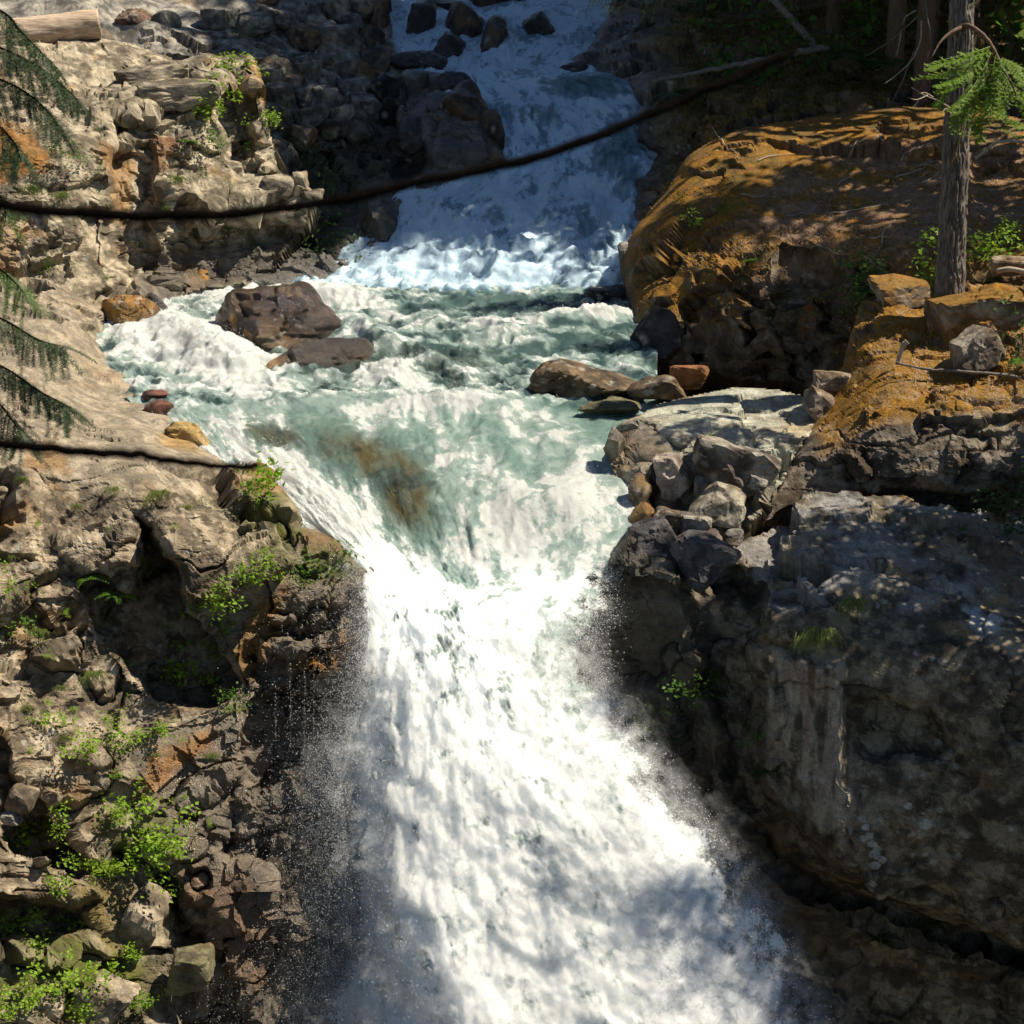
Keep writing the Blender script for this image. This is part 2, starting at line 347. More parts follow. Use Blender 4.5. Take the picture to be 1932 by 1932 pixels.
# ------------------------------------------------------------------ rock faces
PATCHES = []
STEP = (3.5, 2.1)
class Ctx: pass
def box_blur(A, k):
    for ax in (0, 1):
        pad = [(0, 0), (0, 0)]; pad[ax] = (k + 1, k); c = np.cumsum(np.pad(A, pad, mode='edge'), axis=ax)
        n = A.shape[ax]; hi = np.take(c, np.arange(n) + 2 * k + 1, ax); lo = np.take(c, np.arange(n), ax); A = (hi - lo) / (2 * k + 1)
    return A
def rock_patch(name, poly, ctrl, feats=(), rim=(), scales=((1.7, .36), (.6, .13), (.21, .045)), bed=(0, 0, 0), aniso=(1, 1, .7), seed=1, rough=.03, colour=None, mat=None, step=STEP, warp=.35, crack=.35, post=None, amp=None, bl=(2.8, 4.8, 9)):
    xs = [a for a, b in poly]; ys = [b for a, b in poly]
    gx = np.arange(min(xs), max(xs) + step[0], step[0]); gy = np.arange(min(ys), max(ys) + step[1], step[1])
    X, Yg = np.meshgrid(gx, gy)
    D = rbf(ctrl, X, Yg)
    # ragged plan of the features
    q = np.stack([X.ravel() / 55, Yg.ravel() / 55, np.full(X.size, seed * 3.1)], -1)
    wx = (fbm(q, 3, seed + 900) * 16).reshape(X.shape); wy = (fbm(q + 40, 3, seed + 901) * 16).reshape(X.shape)
    for pl, dep, soft in feats:
        D = D + dep * region(X + wx, Yg + wy, pl, soft)
    for pts, Rr, dep in rim:
        d = dist_line(X, Yg, pts); k = np.clip(1 - d / Rr, 0, 1)
        D = D + dep * (1 - np.sqrt(np.clip(1 - k * k, 0, 1)))
    G = P(X, Yg, D); N = grid_normals(G)
    p = G.reshape(-1, 3); n = N.reshape(-1, 3)
    spc = np.maximum(np.linalg.norm(np.gradient(G, axis=0), axis=2), np.linalg.norm(np.gradient(G, axis=1), axis=2)).ravel()
    off, cells = rock_disp(p, scales, bed, aniso, warp, seed, rough, crack, spc)
    O = off.reshape(X.shape).astype(float); ob = box_blur(box_blur(O, 3), 3); ob2 = box_blur(box_blur(ob, 9), 9)
    sp2 = box_blur(spc.reshape(X.shape) / (step[1] * mpp(D)), 3); O = lerp(O, ob, sstep(bl[0], bl[1], sp2)); O = lerp(O, ob2, sstep(bl[1], bl[2], sp2)); off = O.ravel()
    for pts, Rr, dep in rim: off = off * (1 - .75 * np.exp(-(dist_line(X, Yg, pts).ravel() / (Rr * 1.2)) ** 2))
    if amp is not None: off = off * amp(X.ravel(), Yg.ravel())
    if post is not None: off = off + post(p, X.ravel(), Yg.ravel()) * sstep(.25, .08, spc)
    G2 = (p + n * off[:, None]).reshape(G.shape); N2 = grid_normals(G2)
    c = Ctx(); c.p = G2.reshape(-1, 3); c.n = N2.reshape(-1, 3); c.X = X.ravel(); c.Y = Yg.ravel(); c.cells = cells; c.seed = seed
    c.wx = wx.ravel(); c.wy = wy.ravel(); c.off = off
    colr, wet = colour(c)
    # the outline is ragged as well
    inside = in_poly(X + wx * .35, Yg + wy * .35, poly)
    ny, nx = X.shape
    fm = inside[:-1, :-1] & inside[1:, :-1] & inside[:-1, 1:] & inside[1:, 1:]
    idx = np.arange(nx * ny).reshape(ny, nx)
    a, b, cc, d = idx[:-1, :-1], idx[:-1, 1:], idx[1:, 1:], idx[1:, :-1]
    Q = np.stack([a[fm], d[fm], cc[fm], b[fm]], -1)
    # skirt that carries the rock back into the bank
    fp = np.pad(fm, 1); E = []
    up = fm & ~fp[:-2, 1:-1]; dn = fm & ~fp[2:, 1:-1]; lf = fm & ~fp[1:-1, :-2]; rt = fm & ~fp[1:-1, 2:]
    E += [np.stack([b[up], a[up]], -1), np.stack([d[dn], cc[dn]], -1), np.stack([a[lf], d[lf]], -1), np.stack([cc[rt], b[rt]], -1)]
    E = np.concatenate(E); bv = np.unique(E)
    V = c.p; nb = len(V)
    back = V[bv] + np.array([0, 1.3, -.75]) + n[bv] * -.2
    mp_ = np.full(nb, -1); mp_[bv] = nb + np.arange(len(bv))
    S = np.stack([E[:, 1], E[:, 0], mp_[E[:, 0]], mp_[E[:, 1]]], -1)
    V = np.r_[V, back]; colr = np.r_[colr, colr[bv]]; wet = np.r_[wet, wet[bv]]
    used = np.unique(np.r_[Q.ravel(), S.ravel()]); re = np.full(len(V), -1); re[used] = np.arange(len(used))
    me = mesh_np(name, V[used], [re[Q], re[S]], mat or ROCK, {'Col': np.clip(colr[used], .004, .9), 'wet': np.clip(wet[used], 0, 1)}, False)
    o = link(name, me)
    PATCHES.append((gx[0], gy[0], step, inside, G2, N2))
    return o
def surf(px, py):
    """nearest rock surface in that direction: point and normal"""
    best = None
    for x0, y0, st, ins, G, N in PATCHES:
        i = int(round((py - y0) / st[1])); j = int(round((px - x0) / st[0]))
        if 0 <= i < ins.shape[0] and 0 <= j < ins.shape[1] and ins[i, j]:
            if best is None or G[i, j, 1] < best[0][1]: best = (G[i, j], N[i, j])
    return best

def base_rock(c, pal, seed, k=2):
    """mottled rock colour: joints' blocks differ a little, weathering clouds over them"""
    p = c.p
    r = hr(c.cells[min(1, len(c.cells) - 1)], 9); r2 = hr(c.cells[0], 8)
    f = fbm(p * .8, 4, seed + 31); g = fbm(p * 3.3, 4, seed + 47)
    t = np.clip(.5 + .5 * f + .35 * (r - .5) + .3 * g, 0, 1)
    colr = lerp(np.asarray(pal[0], f32)[None], np.asarray(pal[1], f32)[None], t[:, None])
    m = sstep(.12, .45, fbm(p * 1.3 + 9, 4, seed + 53) + .3 * (r2 - .5))
    colr = mixc(colr, pal[2], m * .8)
    # dark crust lichens with crisp borders, paler stone between them
    dk = fbm(p * 2.4 + 13, 6, seed + 58, .64) + .25 * (r - .5); colr = mixc(colr, np.asarray(pal[0], f32) * .5, sstep(.10, .20, dk) * .72)
    colr = mixc(colr, np.minimum(np.asarray(pal[2], f32) * 1.22, .7), sstep(.16, .30, -dk) * .55)
    # rusty patches and pale lichen spots
    m = sstep(.30, .55, fbm(p * 1.1 + 21, 4, seed + 77)); colr = mixc(colr, (.30, .17, .06), m * .4)
    F1, F2, H, D = voronoi(p * 6.5, seed + 3)
    lm = (hr(H, 5) > .72) & (F1 < .28 + .22 * hr(H, 6)); colr = mixc(colr, (.46, .43, .36), lm * .55 * sstep(-.1, .3, f))
    return colr
def moss_on(c, colr, amount, tint=(.26, .145, .022), seed=0, thr=.45, wide=.25):
    m = sstep(thr - wide, thr + wide, c.n[:, 2] + .5 * fbm(c.p * 1.7, 4, seed + 91) + .22 * fbm(c.p * 8, 3, seed + 95)) * amount
    v = .5 + .5 * np.clip(fbm(c.p * 2.3, 4, seed + 98) * 1.3, -1, 1)
    mc = lerp(np.asarray(tint, f32)[None], np.array([[.21, .125, .028]], f32), v[:, None])
    return colr + (mc - colr) * m[:, None], m

TAN = ((.135, .106, .072), (.325, .26, .178), (.42, .345, .24))
GREY = ((.14, .132, .118), (.30, .28, .24), (.37, .345, .28))
DARK = ((.05, .045, .04), (.12, .105, .085), (.16, .14, .11))
LWALL = ((.095, .077, .053), (.23, .19, .128), (.31, .262, .18))

# --- lower left cliff
L1_poly = [(-90, 535), (120, 540), (195, 590), (200, 660), (260, 728), (330, 788), (380, 835), (430, 868), (500, 893), (545, 945), (575, 985), (640, 1003), (690, 1056), (742, 1105), (775, 1180), (790, 1400), (800, 2040), (-90, 2040)]
L1_ctrl = [(-90, 535, 38), (100, 545, 38.5), (200, 600, 38.2), (200, 660, 36.9), (260, 728, 34.9), (330, 790, 32.7), (430, 870, 30.6), (545, 945, 29.3), (470, 985, 29.0), (690, 1060, 28.2), (740, 1105, 27.9), (100, 700, 33.4), (-90, 700, 33), (100, 850, 29.4), (300, 850, 30), (-90, 850, 28.5),
           (100, 1000, 28), (100, 1150, 27), (100, 1300, 26.2), (100, 1500, 25), (100, 1700, 24), (100, 1932, 23), (-90, 1150, 26.3), (-90, 1500, 24), (-90, 2040, 21.6), (400, 1000, 28.3), (400, 1100, 27.9), (500, 1050, 28.1), (600, 1060, 28.2), (400, 1300, 26.9), (400, 1500, 25.9), (400, 1700, 25), (400, 1932, 24.2),
           (600, 1200, 27.4), (560, 1400, 26.5), (560, 1600, 25.5), (540, 1780, 24.9), (540, 1960, 24.3), (660, 1400, 27.0), (670, 1600, 26.5), (660, 1932, 25.8), (790, 1200, 27.9), (790, 1500, 27.3), (790, 2040, 26.7), (250, 1200, 26.9), (250, 1400, 26), (250, 1600, 25)]
L1_feat = [
    ([(252, 968), (290, 990), (325, 1060), (345, 1110), (345, 1160), (400, 1210), (445, 1290), (400, 1315), (310, 1305), (245, 1245), (205, 1190), (150, 1095), (185, 1080), (235, 1140), (262, 1130), (268, 1050)], 1.15, 8),
    ([(285, 990), (330, 965), (400, 955), (470, 985), (530, 1020), (560, 1060), (480, 1100), (430, 1135), (350, 1130), (340, 1090), (300, 1040)], -.75, 12),
    ([(475, 1232), (545, 1235), (600, 1262), (640, 1320), (610, 1390), (560, 1440), (500, 1500), (455, 1445), (485, 1350)], .6, 6),
    ([(432, 1468), (450, 1480), (446, 1560), (432, 1625), (414, 1605), (428, 1540)], .35, 4),
    ([(492, 1540), (508, 1545), (502, 1630), (488, 1625)], .3, 4),
    ([(-90, 1575), (60, 1600), (140, 1635), (188, 1690), (100, 1705), (-90, 1690)], -.7, 9),
    ([(-90, 1705), (150, 1700), (180, 1760), (130, 1800), (-90, 1800)], .6, 14),
    ([(-20, 1375), (50, 1470), (120, 1585), (200, 1640), (150, 1640), (60, 1590), (0, 1500), (-90, 1470), (-90, 1380)], .8, 9),
    ([(305, 1650), (345, 1700), (400, 1770), (430, 1800), (470, 1900), (470, 1990), (320, 1990), (310, 1880), (340, 1800)], .8, 10),
    ([(120, 1420), (330, 1330), (460, 1310), (470, 1440), (420, 1480), (330, 1560), (250, 1500)], -.25, 18),
    ([(300, 1560), (420, 1620), (500, 1650), (520, 1740), (430, 1740), (330, 1660)], -.3, 14),
    ([(-90, 1150), (60, 1140), (110, 1200), (60, 1260), (-90, 1240)], .35, 12),
    ([(110, 1020), (240, 1000), (240, 1100), (150, 1070)], -.2, 12)]
def wet_breaks(p, X, Yy):
    m = region(X, Yy, [(560, 1100), (760, 1110), (800, 2040), (420, 2040), (440, 1800), (330, 1640), (260, 1480), (430, 1330), (480, 1250)], 25)
    F1, F2, H, D = voronoi(p * np.array([1.5, 1.5, 1.1]), 19); tv = np.stack([hr(H, 1), hr(H, 2), hr(H, 3)], -1) - .5
    G1, G2, K, E_ = voronoi(p * 4.2, 20); tw = np.stack([hr(K, 1), hr(K, 2), hr(K, 3)], -1) - .5
    return m * (.24 * ((hr(H, 4) - .5) + 1.6 * (tv * D).sum(1)) + .07 * ((hr(K, 4) - .5) + 1.6 * (tw * E_).sum(1)))
def pits(p, X, Yy):
    m = region(X, Yy, [(-90, 960), (250, 960), (250, 1080), (150, 1110), (250, 1260), (300, 1320), (-90, 1340)], 25)
    m = np.maximum(m, .6 * region(X, Yy, [(340, 1110), (480, 1095), (440, 1170), (350, 1170)], 15))
    F1, F2, H, D = voronoi(p * 5.0, 17)
    return -m * .075 * (1 - sstep(.12, .45, F1)) * (hr(H, 3) > .35) + wet_breaks(p, X, Yy)
def L1_col(c):
    X, Yy = c.X + c.wx, c.Y + c.wy
    k = base_rock(c, TAN, 11)
    f = fbm(c.p * 2.1, 4, 211)
    # the smooth slab by the water is greyer
    k = mixc(k, (.32, .275, .205), .5 * region(X, Yy, [(-90, 540), (200, 560), (200, 680), (330, 800), (430, 880), (300, 930), (-90, 900)], 40))
    # wet, dark rock beside the fall
    wz = [(560, 985), (640, 1000), (760, 1110), (800, 1400), (800, 2040), (420, 2040), (440, 1800), (330, 1640), (250, 1560), (240, 1460), (300, 1380), (430, 1330), (480, 1220), (420, 1180), (540, 1080)]
    wet = region(X, Yy, wz, 30)
    k = mixc(k, (.14, .112, .082), wet * (.75 + .2 * f))
    # ochre and rust where water seeps
    for pl, cc, a in (([(430, 1230), (480, 1130), (540, 1090), (520, 1190), (480, 1280), (440, 1290)], (.20, .10, .012), .75),
                      ([(545, 1265), (660, 1195), (690, 1215), (650, 1255), (590, 1270)], (.30, .14, .015), .9),
                      ([(255, 1480), (300, 1430), (400, 1360), (400, 1400), (330, 1460), (270, 1500)], (.30, .13, .02), .7),
                      ([(320, 1640), (450, 1640), (520, 1740), (520, 1880), (450, 1850), (380, 1720)], (.16, .07, .025), .5),
                      ([(560, 990), (640, 1005), (690, 1050), (640, 1050), (570, 1030)], (.22, .11, .03), .7),
                      ([(440, 890), (500, 893), (540, 935), (520, 960), (450, 930)], (.26, .12, .03), .7),
                      ([(340, 800), (375, 825), (385, 845), (330, 845), (300, 815)], (.38, .22, .05), .7),
                      ([(30, 850), (120, 860), (130, 890), (40, 900)], (.26, .13, .03), .6),
                      ([(-20, 960), (50, 960), (40, 1000), (-20, 1010)], (.30, .15, .03), .6),
                      ([(-90, 1690), (180, 1700), (190, 1740), (-90, 1730)], (.20, .12, .03), .5),
                      ([(120, 1650), (250, 1680), (260, 1860), (190, 1900), (170, 1750)], (.16, .12, .02), .55)):
        k = mixc(k, cc, a * region(X + f * 18, Yy + f * 14, pl, 16))
    for cx, cy_, rx, ry in ((515, 985, 55, 40), (600, 1060, 70, 28), (270, 1580, 60, 60), (440, 1325, 40, 14), (320, 1700, 20, 50), (90, 1860, 120, 60), (200, 1850, 70, 60)):
        k = mixc(k, (.09, .105, .018), .8 * np.clip(blob(X, Yy, cx, cy_, rx, ry) * (1 + f) * 1.3, 0, 1))
    wet2 = np.maximum(wet * (.72 + .5 * f), .35 * region(X, Yy, [(200, 650), (270, 740), (430, 880), (560, 980), (520, 980), (400, 890), (240, 760)], 8))
    return k, np.clip(wet2, 0, 1)
left_cliff = rock_patch('lower_cliff', L1_poly, L1_ctrl, L1_feat, rim=[(L1_poly[1:13], 26, .5)], scales=((2.3, .42), (.75, .16), (.26, .06), (.1, .022)), bed=(.5, .45, .2), aniso=(1.7, 1.3, .6), seed=11, rough=.05, colour=L1_col, post=pits, amp=lambda X, Y: 1 - .4 * region(X, Y, [(-90, 560), (170, 560), (190, 680), (320, 800), (420, 880), (300, 930), (-90, 880)], 40))
tag(left_cliff, kind='structure')

# --- upper left cliff
L2_poly = [(-90, 40), (60, 66), (200, 78), (330, 112), (430, 103), (478, 106), (490, 130), (500, 200), (524, 318), (560, 338), (592, 370), (570, 440), (500, 545), (330, 580), (300, 612), (200, 640), (120, 600), (-90, 620)]
L2_ctrl = [(-90, 40, 47), (60, 66, 47), (200, 78, 47.2), (330, 112, 46.6), (475, 108, 46.8), (-90, 190, 42.4), (100, 205, 42.6), (250, 210, 43.2), (400, 185, 44.2), (485, 135, 45.8), (-90, 400, 40), (100, 400, 40.2), (100, 545, 38.7), (-90, 600, 37.6), (250, 400, 41.3), (300, 590, 40.3), (190, 610, 38.8), (350, 300, 42.8), (350, 450, 41.9), (500, 320, 43.8), (500, 220, 44.8), (590, 370, 43.4), (500, 530, 41.7), (550, 440, 42.6), (420, 400, 42.5)]
L2_feat = [([(208, 225), (290, 222), (300, 330), (290, 420), (300, 560), (235, 560), (215, 400)], .75, 9),
           ([(225, 215), (285, 215), (295, 270), (225, 275)], -.35, 10),
           ([(415, 170), (455, 145), (472, 180), (480, 300), (455, 330), (420, 260)], .65, 8),
           ([(470, 110), (495, 120), (525, 320), (490, 330), (478, 220)], -.4, 7),
           ([(215, 130), (320, 118), (370, 140), (280, 190), (230, 185)], .22, 6),
           ([(350, 420), (470, 400), (590, 430), (500, 540), (330, 560)], .7, 20),
           ([(300, 340), (420, 330), (410, 420), (320, 430)], -.3, 14)]
def L2_col(c):
    X, Yy = c.X + c.wx, c.Y + c.wy
    k = base_rock(c, ((.17, .14, .10), (.38, .32, .22), (.48, .41, .29)), 23)
    f = fbm(c.p * 1.6, 4, 223)
    for pl, cc, a in (([(-90, 230), (75, 245), (90, 330), (-90, 350)], (.30, .13, .015), .8), ([(200, 290), (235, 300), (240, 420), (205, 400)], (.30, .15, .04), .6), ([(475, 120), (500, 140), (505, 190), (488, 180)], (.35, .17, .02), .8),
                      ([(300, 250), (330, 260), (325, 330), (300, 310)], (.28, .12, .05), .6), ([(345, 520), (400, 560), (370, 590), (330, 540)], (.30, .16, .02), .7), ([(-90, 440), (60, 430), (40, 520), (-90, 520)], (.30, .17, .06), .5)):
        k = mixc(k, cc, a * region(X + f * 20, Yy + f * 16, pl, 14))
    wet = region(X, Yy, [(300, 470), (590, 430), (500, 560), (300, 620), (240, 600)], 16)
    k = mixc(k, (.075, .06, .045), wet * .7)
    return k, wet * .55
rp = rock_patch('sunlit_cliff', L2_poly, L2_ctrl, L2_feat, rim=[(L2_poly[1:11], 12, .4)], scales=((2.4, .42), (1.0, .26), (.34, .09), (.12, .03)), bed=(.12, .16, .1), aniso=(1.9, 1.4, .5), seed=23, rough=.06, colour=L2_col, crack=.2)
tag(rp, kind='structure')

# --- rubble slope and shade-darkened wall beside the upper cascade
L3_poly = [(-90, -70), (735, -70), (738, 20), (745, 90), (775, 118), (840, 135), (905, 180), (930, 240), (955, 305), (930, 318), (770, 372), (748, 440), (725, 475), (690, 495), (625, 530), (560, 550), (280, 575), (250, 140), (-90, 140)]
L3_ctrl = [(-90, -70, 54), (-90, 60, 48.6), (100, 100, 48), (100, -70, 55), (500, -70, 60), (735, -70, 61), (200, 0, 53), (500, 0, 55), (735, 10, 57.4), (740, 80, 54.6), (500, 100, 51), (300, 70, 50), (845, 140, 51.6), (930, 255, 48), (955, 305, 46.8), (700, 250, 48.6), (550, 300, 46.7), (755, 375, 45.3), (560, 420, 44.5), (745, 460, 43.6), (625, 530, 42.2), (400, 545, 42.4), (280, 560, 42.2), (300, 300, 48), (640, 430, 44)]
L3_feat = [([(560, 290), (700, 270), (800, 310), (760, 360), (600, 400), (545, 350)], .9, 24), ([(780, 190), (900, 180), (945, 300), (800, 310)], -.5, 14), ([(740, 300), (800, 220), (800, 300), (770, 330)], .5, 10)]
def L3_col(c):
    X, Yy = c.X + c.wx, c.Y + c.wy
    k = base_rock(c, GREY, 37)
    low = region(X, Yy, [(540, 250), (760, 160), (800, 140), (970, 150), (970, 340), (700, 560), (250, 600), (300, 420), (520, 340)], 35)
    k = mixc(k, (.05, .045, .036), low * .75)  # tree shade beside the cascade put into the rock colour
    k = mixc(k, (.20, .10, .03), .7 * blob(X, Yy, 938, 290, 16, 28)); k = mixc(k, (.16, .08, .03), .6 * blob(X, Yy, 715, 20, 20, 50))
    k = mixc(k, (.05, .06, .015), .5 * region(X, Yy, [(545, 300), (700, 280), (760, 340), (740, 480), (560, 480)], 40) * sstep(-.1, .3, fbm(c.p * 1.5, 3, 39)))
    wet = region(X, Yy, [(760, 110), (970, 170), (970, 340), (760, 380), (720, 500), (560, 560), (280, 590), (300, 520), (620, 470), (740, 300)], 14)
    return k, wet * .6
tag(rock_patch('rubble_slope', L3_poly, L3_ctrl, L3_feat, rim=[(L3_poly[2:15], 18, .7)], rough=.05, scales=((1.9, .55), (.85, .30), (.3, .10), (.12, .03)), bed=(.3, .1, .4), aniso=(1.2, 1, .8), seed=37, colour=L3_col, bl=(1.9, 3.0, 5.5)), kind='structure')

# --- shaded hillside behind the mossy boulder
R1_poly = [(1185, -70), (2030, -70), (2030, 470), (1200, 590), (1185, 540), (1192, 450), (1198, 340), (1240, 290), (1205, 268), (1198, 225), (1215, 190), (1195, 165), (1120, 148), (1045, 138), (1105, 88), (1150, 30)]
R1_ctrl = [(1185, -70, 62), (1500, -70, 62), (2030, -70, 60), (1050, 135, 53), (1200, 0, 58), (1200, 180, 49.6), (1210, 265, 47.4), (1195, 400, 44.6), (1190, 540, 42), (1350, 230, 46.6), (1600, 190, 46), (1900, 200, 45.5), (1500, 100, 51), (1900, 80, 51), (1250, 110, 52.4), (1400, 400, 44), (2030, 400, 43.5), (1110, 90, 54.8)]
R1_feat = [([(1440, 170), (1480, 175), (1500, 230), (1430, 235)], -.5, 8), ([(1200, 170), (1330, 170), (1300, 290), (1200, 270)], -.6, 16), ([(1530, 160), (1640, 165), (1640, 215), (1500, 215)], -.4, 10), ([(1330, 120), (1500, 110), (1440, 200), (1340, 180)], .5, 20)]
def R1_col(c):
    X, Yy = c.X + c.wx, c.Y + c.wy
    k = base_rock(c, DARK, 41)
    k, m = moss_on(c, k, .8 * sstep(1180, 1320, X), (.10, .075, .012), 43, .42, .3)
    k = mixc(k, (.13, .085, .05), .6 * sstep(.1, .4, fbm(c.p * 1.2 + 5, 4, 44)) * sstep(1300, 1400, X))
    k = mixc(k, (.30, .15, .05), .7 * blob(X, Yy, 1338, 255, 20, 26)); k = mixc(k, (.24, .15, .08), .6 * blob(X, Yy, 1375, 235, 16, 16))
    wet = .6 * (1 - sstep(1190, 1290, X))
    return k, wet
tag(rock_patch('shaded_hillside', R1_poly, R1_ctrl, R1_feat, rim=[(R1_poly[3:16], 16, .8)], rough=.05, scales=((2.0, .45), (.8, .22), (.28, .08)), bed=(.2, -.3, .1), aniso=(1.4, 1, .8), seed=41, colour=R1_col), kind='structure')

# --- the big mossy boulder
E_poly = [(1198, 610), (1180, 545), (1178, 485), (1205, 428), (1245, 368), (1290, 308), (1338, 266), (1400, 243), (1500, 229), (1600, 216), (1700, 207), (1790, 202), (1940, 225), (2030, 235), (2030, 760), (1570, 760), (1520, 730), (1400, 722), (1260, 700), (1215, 650)]
E_ctrl = [(1400, 243, 43.4), (1600, 215, 43.9), (1790, 202, 43.9), (2030, 235, 42.8), (1185, 500, 40.6), (1200, 600, 38.8), (1240, 370, 42.2), (1290, 308, 42.8), (1350, 480, 38.9), (1500, 350, 41), (1700, 350, 40.5), (1900, 350, 39.5), (2030, 350, 39), (1500, 470, 38.5), (1700, 480, 37.2), (1900, 480, 36.2), (2030, 500, 35.6), (1350, 600, 38.1), (1500, 600, 37.4), (1540, 720, 37), (1300, 690, 37.6), (1700, 560, 36.6), (1900, 600, 36), (1650, 740, 36.3), (2030, 740, 35.6)]
E_feat = [([(1560, 330), (1960, 330), (2030, 400), (2030, 520), (1850, 520), (1840, 360), (1700, 380)], .12, 20), ([(1480, 470), (1560, 470), (1590, 560), (1540, 700), (1500, 640)], .35, 14), ([(1840, 300), (2030, 290), (2030, 480), (1850, 480)], .8, 22),
          ([(1230, 640), (1520, 660), (1540, 760), (1230, 720)], .2, 18)]
def E_col(c):
    X, Yy = c.X + c.wx, c.Y + c.wy
    k = base_rock(c, ((.09, .075, .055), (.22, .18, .13), (.26, .22, .16)), 59)
    top = region(X, Yy, [(1180, 540), (1190, 420), (1290, 290), (1400, 220), (2050, 180), (2050, 480), (1700, 500), (1500, 480), (1420, 500), (1380, 620), (1240, 600)], 30)
    k, m = moss_on(c, k, .35 + .65 * top, (.36, .16, .014), 61, .30, .3)
    k = mixc(k, (.10, .085, .03), .65 * sstep(.05, .4, fbm(c.p * 1.3 + 3, 5, 66, .6))); k = mixc(k, (.14, .075, .04), .6 * sstep(.1, .4, fbm(c.p * 2.7 + 8, 5, 67, .6)))
    # needle litter and bare duff on the back of the boulder
    lit = region(X, Yy, [(1480, 330), (1700, 270), (1900, 240), (2050, 240), (2050, 420), (1700, 470), (1450, 480), (1350, 440)], 40)
    k = mixc(k, (.30, .19, .12), .85 * lit * sstep(-.15, .2, fbm(c.p * np.array([.9, 2.2, 2.2]), 4, 63)))
    k = mixc(k, (.42, .30, .22), .6 * lit * sstep(.25, .5, fbm(c.p * 9, 3, 64)))
    k = mixc(k, (.32, .10, .03), .7 * np.clip(blob(X, Yy, 1530, 600, 14, 40) + blob(X, Yy, 1615, 620, 20, 36), 0, 1) * sstep(-.2, .2, fbm(c.p * 6, 3, 65)))
    wet = .25 * region(X, Yy, [(1180, 600), (1300, 640), (1300, 760), (1190, 720)], 20)
    return k, wet
bo = rock_patch('mossy_boulder', E_poly, E_ctrl, E_feat, rim=[(E_poly[0:14], 40, .6)], scales=((2.6, .42), (.9, .20), (.3, .07), (.12, .02)), bed=(.1, .2, 0), aniso=(1.5, 1.2, .7), seed=59, bl=(2, 3.2, 6), colour=E_col, mat=MOSSY, rough=.06, crack=.15, amp=lambda X, Y: 1.25 - .7 * region(X, Y, [(1250, 380), (1400, 240), (2030, 190), (2030, 470), (1500, 470), (1350, 450)], 30))
tag(bo, 'huge boulder covered in golden moss and needle litter beside the upper cascade', 'boulder')

# --- mossy ledge that carries the tree
F_poly = [(1545, 765), (1560, 735), (1590, 690), (1612, 620), (1640, 570), (1690, 540), (1800, 545), (1900, 540), (2030, 530), (2030, 1040), (1700, 1000), (1560, 990), (1400, 1003), (1385, 985), (1440, 918), (1490, 856), (1525, 800)]
F_ctrl = [(1640, 570, 34.6), (1900, 550, 34.4), (2030, 540, 34.2), (1560, 740, 33), (1600, 660, 33.6), (1650, 680, 32.6), (1800, 680, 32), (1950, 690, 31.4), (1620, 770, 31.3), (1750, 790, 30.6), (1900, 820, 30.1), (2030, 840, 29.8), (1500, 865, 30.9), (1600, 890, 30.2), (1800, 910, 29.9), (1400, 995, 30), (1600, 985, 30), (1800, 995, 29.9), (2030, 1030, 29.6), (1450, 930, 30.4), (1800, 600, 33.6)]
F_feat = [([(1570, 950), (2030, 900), (2030, 1040), (1400, 1010)], .9, 22), ([(1820, 770), (1960, 760), (2000, 850), (1840, 860)], .15, 10), ([(1650, 600), (1780, 590), (1760, 640), (1660, 640)], -.15, 12)]
def F_col(c):
    X, Yy = c.X + c.wx, c.Y + c.wy
    k = base_rock(c, ((.07, .063, .055), (.17, .155, .13), (.22, .20, .17)), 71)
    top = region(X, Yy, [(1560, 735), (1640, 560), (2050, 520), (2050, 790), (1900, 800), (1750, 790), (1640, 800), (1560, 850), (1540, 800)], 22)
    k, m = moss_on(c, k, .12 + .88 * top, (.35, .165, .016), 73, .22, .3)
    k = mixc(k, (.36, .26, .16), .55 * top * sstep(.12, .4, fbm(c.p * 4.5, 4, 74)))
    k = mixc(k, (.42, .35, .25), .6 * region(X, Yy, [(1820, 760), (1960, 750), (2000, 850), (1840, 850)], 14) * sstep(-.1, .2, fbm(c.p * 5, 3, 75)))
    return k, np.zeros(len(X))
bo = rock_patch('mossy_ledge', F_poly, F_ctrl, F_feat, rim=[(F_poly[12:17] + F_poly[0:3], 30, .9)], scales=((2.0, .30), (.7, .14), (.25, .05), (.1, .02)), bed=(0, .1, .3), aniso=(1.4, 1.2, .7), seed=71, colour=F_col, mat=MOSSY, rough=.04, crack=.25)
tag(bo, 'rock ledge with golden moss on top and dark overhanging face below the tree', 'rock ledge')

# --- pale slab of rock at the brink
G_poly = [(1150, 830), (1165, 800), (1210, 772), (1290, 746), (1400, 729), (1480, 734), (1540, 748), (1545, 800), (1500, 860), (1450, 925), (1400, 1000), (1350, 1060), (1300, 1030), (1190, 1010), (1178, 930), (1160, 880)]
G_ctrl = [(1220, 770, 33), (1400, 730, 33.9), (1540, 755, 32.9), (1300, 830, 31.1), (1450, 850, 30.9), (1155, 835, 31.6), (1200, 920, 30.4), (1290, 900, 30.3), (1380, 950, 29.9), (1230, 990, 29.4), (1350, 1040, 28.9), (1200, 830, 31.1)]
G_feat = [([(1150, 810), (1215, 800), (1270, 830), (1290, 850), (1250, 890), (1180, 880)], .35, 10), ([(1240, 885), (1440, 910), (1400, 1000), (1200, 1000)], .45, 12), ([(1290, 840), (1300, 845), (1280, 870), (1270, 865)], .3, 5)]
